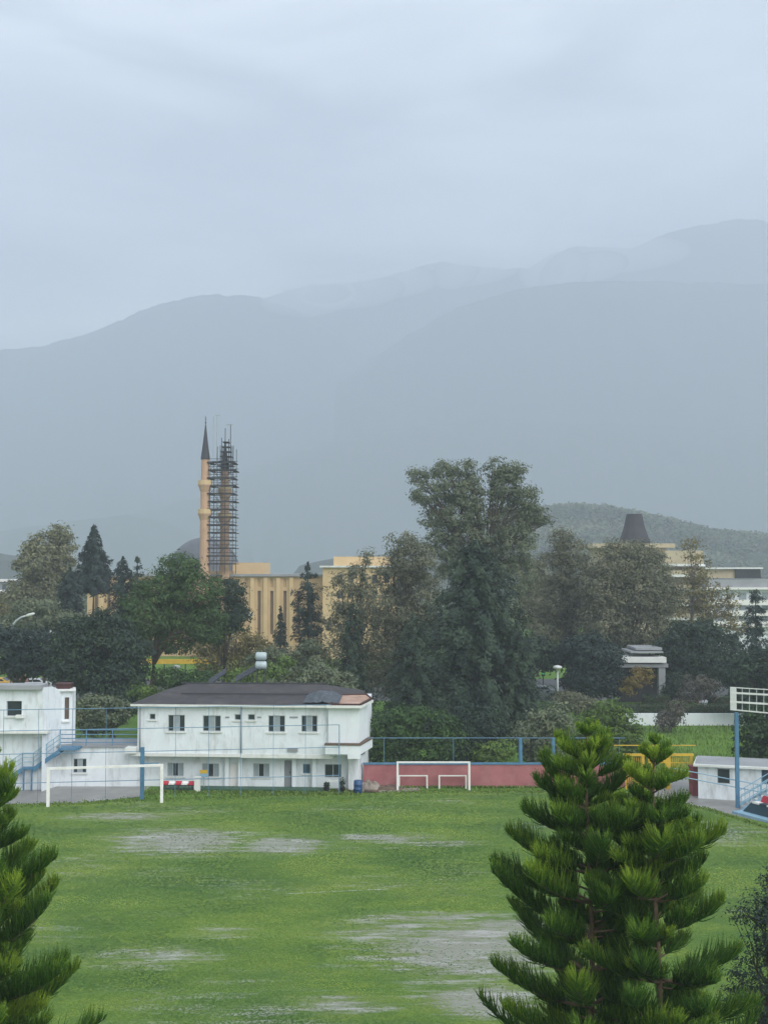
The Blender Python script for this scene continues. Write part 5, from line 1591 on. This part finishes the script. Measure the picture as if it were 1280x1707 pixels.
# ------------------------------------------------------------------ Norfolk Island pines in front
def norfolk(name, label, px, pytop, D, seed, kL, Lmax, zvis, group, spacing=0.56, dens=1.0, first=.12):
    g = np.random.default_rng(seed)
    x0, zt = xat(px, D), zat(pytop, D)
    root = thing(name, label, 'tree', (x0, D, 0), group)
    mb = MB()
    sway = lambda z: Vector((x0 + .05 * math.sin(z * .9 + seed), D + .05 * math.cos(z * .7), z))
    zs = np.linspace(-.1, zt, 16)
    mb.tube([sway(z) for z in zs], [max(.012, .10 * ((zt - z) / zt) ** .8 + .012) for z in zs], 10)
    mb.build('trunk', M['barkred'], root, smooth=True)
    wd = MB()
    BP, BD, BB, BL, BR, BT = [], [], [], [], [], []
    s = first
    k = 0
    while s < zt - 1.0:
        z = zt - s
        L0 = Lmax * (1 - math.exp(-(s + .06) * kL / Lmax))
        far = z < zvis
        nb = int(g.integers(5, 7)) if s < 1.0 else int(g.integers(6, 9))
        a0 = g.uniform(0, 6.28)
        el0 = R(24) * math.exp(-s / 1.0) + R(17) - R(6) * min(1, s / 7)
        inner = int(g.integers(4, 7)) if s > 1.6 else 0
        for b in range(nb + inner):
            if b < nb and s > .9 and g.uniform() < .15: continue
            a = a0 + 6.2832 * b / nb + g.uniform(-.16, .16)
            L = L0 * (g.uniform(.66, 1.1) if b < nb else g.uniform(.25, .6))
            zb = z + (g.uniform(-.07, .07) if b < nb else g.uniform(-.45, .45))
            if b >= nb: a = g.uniform(0, 6.2832)
            h = np.array([math.cos(a), math.sin(a), 0.0])
            side = np.array([-h[1], h[0], 0.0])
            e0 = el0 + g.normal(0, .11)
            e1 = e0 + R(26) * min(1, L / 1.4)
            npt = 9
            pts = [np.array([*sway(zb)])]
            dirs = []
            for i in range(npt - 1):
                e = e0 + (e1 - e0) * (i / (npt - 2)) ** 1.3
                dv = h * math.cos(e) + np.array([0, 0, math.sin(e)]) + side * .05 * math.sin(i + b)
                dirs.append(dv)
                pts.append(pts[-1] + dv * L / (npt - 1))
            dirs.append(dirs[-1])
            pts, dirs = np.array(pts), np.array(dirs)
            r0 = .012 + .012 * L
            wd.tube([Vector(p) for p in pts[::2]], [r0, r0 * .8, r0 * .6, r0 * .4, r0 * .25], 5, cap=False)
            m_ = int((20 + 190 * L) * (0.3 if far else 1.0) * dens)
            t = g.uniform(.06 if L < .6 else .22, 1.0, m_) ** .9
            f = t * (npt - 1)
            i0 = np.minimum(f.astype(int), npt - 2)
            fr_ = (f - i0)[:, None]
            P = pts[i0] * (1 - fr_) + pts[i0 + 1] * fr_
            Dv = unit(dirs[i0])
            sg = np.where(g.uniform(0, 1, m_) < .5, -1.0, 1.0)
            upv = np.cross(Dv, np.tile(side, (m_, 1)))
            upv *= np.sign(upv[:, 2:3] + 1e-6)
            lift = g.normal(.52, .36, m_)
            fw = g.normal(.75, .15, m_) + .5 * t ** 3
            d0 = unit(Dv * fw[:, None] + side * (sg * g.uniform(.35, 1.0, m_))[:, None] + upv * lift[:, None])
            ln = (.08 + .40 * min(1.0, L / 1.4) * np.sin(np.pi * np.clip(.05 + t * .88, 0, 1)) ** .8) * g.uniform(.5, 1.2, m_)
            BP.append(P); BD.append(d0); BL.append(ln)
            BB.append(Dv * .18 + upv * .36)
            BR.append(g.uniform(.008, .014, m_) * (1.0 if not far else 1.5))
            fresh = g.uniform(0, .5) * g.uniform(.3, 1)
            BT.append(.04 + fresh * .95 + .24 * t ** 2 + g.normal(0, .09, m_) + (.16 if s < 1.3 else 0))  # lighter tips: young growth, plus top light painted into the tint
        s += spacing * (.72 + .52 * min(1, s / 2.2)) * g.uniform(.85, 1.15)
        k += 1
    wd.build('branches', M['barkred'], root)
    P, Dd, Bb, L, Rr, T0 = [np.concatenate(q) for q in (BP, BD, BB, BL, BR, BT)]
    # every shoot: a tapering, upcurved rope of needles, 3-sided, with bristles
    n = len(P)
    ts = np.array([0, .3, .65, 1.0])
    rad = np.array([.75, 1.0, .85, .12])
    a = unit(np.cross(Dd, g.normal(0, 1, (n, 3))))
    b = np.cross(Dd, a)
    V = np.empty((n, 4, 3, 3))
    for i, tt in enumerate(ts):
        c = P + Dd * (L * tt)[:, None] + Bb * (L * tt * tt)[:, None]
        for j in range(3):
            w = 2 * math.pi * j / 3
            V[:, i, j] = c + (a * math.cos(w) + b * math.sin(w)) * (Rr * rad[i])[:, None]
    base = (np.arange(n) * 12)[:, None]
    q = []
    for i in range(3):
        for j in range(3):
            q.append(np.concatenate([base + i * 3 + j, base + i * 3 + (j + 1) % 3, base + (i + 1) * 3 + (j + 1) % 3, base + (i + 1) * 3 + j], 1))
    Q = np.stack(q, 1).reshape(-1, 4)
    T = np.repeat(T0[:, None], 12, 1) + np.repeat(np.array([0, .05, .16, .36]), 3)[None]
    # bristles: small pointed blades standing off the shoots
    nb_ = 4
    tt = g.uniform(.08, .98, (n, nb_))
    c = P[:, None] + Dd[:, None] * (L[:, None] * tt)[..., None] + Bb[:, None] * (L[:, None] * tt * tt)[..., None]
    o_ = unit((Dd[:, None] * .7 + g.normal(0, .75, (n, nb_, 3))).reshape(-1, 3))
    c = c.reshape(-1, 3)
    s_ = unit(np.cross(o_, g.normal(0, 1, (len(c), 3)))) * .0075
    ln = g.uniform(.035, .06, len(c))[:, None]
    B = np.stack([c - s_, c + s_, c + o_ * ln + s_ * .15, c + o_ * ln - s_ * .15], 1)
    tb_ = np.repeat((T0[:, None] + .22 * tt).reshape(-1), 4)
    V2 = B.reshape(-1, 3)
    Q2 = np.arange(len(V2)).reshape(-1, 4)
    VV, QQ, TT = join([(V.reshape(-1, 3), Q, T.reshape(-1)), (V2, Q2, tb_)])
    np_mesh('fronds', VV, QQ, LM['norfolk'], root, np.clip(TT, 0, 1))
    return root
NG = 'Norfolk Island pines in front of the pitch'
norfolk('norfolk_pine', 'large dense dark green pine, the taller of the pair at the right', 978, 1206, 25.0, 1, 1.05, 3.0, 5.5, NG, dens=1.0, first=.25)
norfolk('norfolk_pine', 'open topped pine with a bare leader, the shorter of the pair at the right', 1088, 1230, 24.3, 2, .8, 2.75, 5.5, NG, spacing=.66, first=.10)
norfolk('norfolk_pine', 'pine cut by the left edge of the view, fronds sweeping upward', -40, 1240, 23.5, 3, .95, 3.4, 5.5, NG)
tree('dark_broadleaf_tree', 'blackish leafy tree beside the pair of pines at the lower right corner', 'tree', 27, 1310,
     [(1290, 1470, 36, 44), (1262, 1530, 40, 40), (1310, 1560, 60, 60), (1255, 1620, 52, 56), (1310, 1680, 70, 70), (1240, 1700, 40, 60), (1380, 1600, 60, 120)], 'bluedark', dens=4.5, cr=.26, per=44, ls=.05, asp=.32, trunk_r=.14, seed=80)

# ------------------------------------------------------------------ taller grass along the pitch edge and walls
g = np.random.default_rng(95)
pts = []
def strip(a, b, wdt, n, hmin, hmax):
    a, b = Vector(a), Vector(b)
    for _ in range(n):
        p = a.lerp(b, g.uniform(0, 1))
        pts.append((p.x, p.y + g.normal(0, wdt), g.uniform(hmin, hmax)))
edge = [gnd(px, py) for px, py in ((-20, 1346), (120, 1341), (232, 1334), (420, 1329), (620, 1322), (760, 1320), (1000, 1320), (1080, 1330), (1180, 1350), (1290, 1384))]
for p, q in zip(edge[:-1], edge[1:]): strip(p, q, .45, int((q - p).length * 110), .03, .11)
strip(gnd(236, 1322), gnd(600, 1322), .5, 2600, .04, .16)
strip((xat(612, 84.5), 84.45, 0), (xat(1000, 84.5), 84.45, 0), .1, 1400, .05, .2)
for _ in range(5000):
    pts.append((g.uniform(xat(960, 105), xat(1300, 105)), g.uniform(87.5, 117.5), g.uniform(.1, .28)))
pts = np.array(pts)
n = len(pts)
a = g.uniform(0, 6.28, n)
dx = np.stack([np.cos(a), np.sin(a), np.zeros(n)], 1)
c = np.stack([pts[:, 0], pts[:, 1], np.zeros(n)], 1)
h = pts[:, 2][:, None] * np.array([0, 0, 1.0])
ln = np.stack([np.cos(a + 1.57), np.sin(a + 1.57), np.zeros(n)], 1) * (pts[:, 2] * .5)[:, None]
V = np.stack([c - dx * .05, c + dx * .05, c + dx * .02 + h + ln, c - dx * .02 + h + ln], 1).reshape(-1, 3)
o = np_mesh('rough_grass', V, np.arange(4 * n).reshape(n, 4), LM['fresh'], None, np.repeat(g.uniform(.4, 1, n), 4))
tag(o, 'taller grass along the edge of the pitch and on the grass slope', 'grass', kind='stuff')

# short turf standing on the pitch
TURF = leafmat('short_turf', (0.062, 0.148, 0.027), (0.135, 0.25, 0.042), (0.27, 0.365, 0.06), 0.35)
WORN = [(gnd(a, b), c / F * gnd(a, b).y, abs(gnd(a, b - d).y - gnd(a, b + d).y) / 2) for a, b, c, d in ((300, 1402, 150, 30), (470, 1410, 95, 20), (640, 1398, 110, 10), (770, 1585, 200, 62), (830, 1550, 130, 30), (260, 1596, 120, 18), (570, 1676, 120, 26), (800, 1670, 130, 40), (650, 1552, 150, 18), (370, 1556, 80, 12), (720, 1530, 160, 12), (200, 1362, 120, 8))]
n = 240000
d_ = 37.5 / (1 - g.uniform(0, 1, n) * (1 - 37.5 / 84.0))
x_ = g.uniform(-.345, .345, n) * d_
px_ = CX + F * x_ / d_
pe = np.interp(px_, [-20, 0, 230, 620, 900, 1080, 1180, 1280], [1346, 1346, 1337, 1322, 1320.5, 1330.5, 1351.5, 1384])
keep = HOR + F * CAMH / d_ > pe + g.normal(0, .8, n)
for c_, a_, b_ in WORN:
    q = ((x_ - c_.x) / a_) ** 2 + ((d_ - c_.y) / b_) ** 2
    keep &= (q > 1.3) | (g.uniform(0, 1, n) < .08 + .40 * np.clip(q, 0, 1))
x_, d_ = x_[keep], d_[keep]
n = len(x_)
lowf = np.array([mnoise.fractal(Vector((a * .16, b * .26, 2.0)), .8, 2.1, 5) for a, b in zip(x_, d_)])
tn = np.clip(.45 + .8 * lowf + g.normal(0, .07, n), 0, 1)
a = g.uniform(0, 6.28, n)
hh_ = g.uniform(.008, .02, n) * (d_ / 55)
wd_ = g.uniform(.02, .05, n) * (d_ / 50)
dx = np.stack([np.cos(a), np.sin(a), np.zeros(n)], 1) * wd_[:, None]
c = np.stack([x_, d_, np.full(n, .006)], 1)
ln = np.stack([-np.sin(a), np.cos(a), np.zeros(n)], 1) * (hh_ * g.uniform(5.0, 9.0, n))[:, None] + np.stack([np.zeros(n), np.zeros(n), hh_], 1)
V = np.stack([c - dx, c + dx, c + dx * .3 + ln, c - dx * .3 + ln], 1).reshape(-1, 3)
o = np_mesh('turf_grass', V, np.arange(4 * n).reshape(n, 4), TURF, None, np.repeat(tn, 4))
tag(o, 'short green turf growing over the football pitch', 'grass', kind='stuff')

# ------------------------------------------------------------------ haze: one closed box of even density; low cloud wisps over the ridges
def volume(name, rho, col, aniso=0.0):
    m = bpy.data.materials.new(name)
    m.use_nodes = True
    t = m.node_tree
    t.nodes.remove(t.nodes['Principled BSDF'])
    v = _n(t, 'ShaderNodeVolumePrincipled')
    v.inputs['Color'].default_value = (*col, 1)
    v.inputs['Density'].default_value = rho
    v.inputs['Anisotropy'].default_value = aniso
    t.links.new(v.outputs[0], t.nodes['Material Output'].inputs['Volume'])
    return m
hz = MB().box(-3300, 3300, -60, 4900, -8, 1460).build('haze', volume('haze_air', 0.00053, (0.825, 0.865, 1.0)))
hz['kind'] = 'stuff'
mb = MB()
for px, py, D_, rx, ry in ((515, 496, 3900, 80, 30), (585, 486, 4080, 90, 26), (660, 470, 4080, 70, 22), (780, 448, 4080, 90, 26), (905, 440, 4080, 40, 40), (940, 455, 4050, 40, 34), (985, 446, 4050, 60, 22), (760, 452, 4050, 40, 26), (1040, 425, 4080, 110, 26)):
    c, k = at(px, py, D_), D_ / F
    prof = [(math.cos(t), math.sin(t)) for t in np.linspace(-1.5, 1.5, 13)]
    vs, fs, nn = [], [], 24
    for cr_, sr_ in prof:
        for q in range(nn):
            a_ = 2 * math.pi * q / nn
            vs.append((c.x + rx * k * cr_ * math.cos(a_) + sr_ * rx * k * .25, c.y + 150 * cr_ * math.sin(a_), c.z + ry * k * sr_))
    for i in range(len(prof) - 1):
        for q in range(nn):
            fs.append((i * nn + q, i * nn + (q + 1) % nn, (i + 1) * nn + (q + 1) % nn, (i + 1) * nn + q))
    fs += [tuple(range(nn - 1, -1, -1)), tuple(range((len(prof) - 1) * nn, len(prof) * nn))]
    mb.add(vs, fs)
o = mb.build('mist', volume('cloud_mist', 0.0034, (0.97, 0.98, 1.0)))
tag(o, 'low cloud wisps drifting over the mountain ridges', 'mist', kind='stuff')
print('faces', sum(len(o.data.polygons) for o in bpy.data.objects if o.type == 'MESH'))
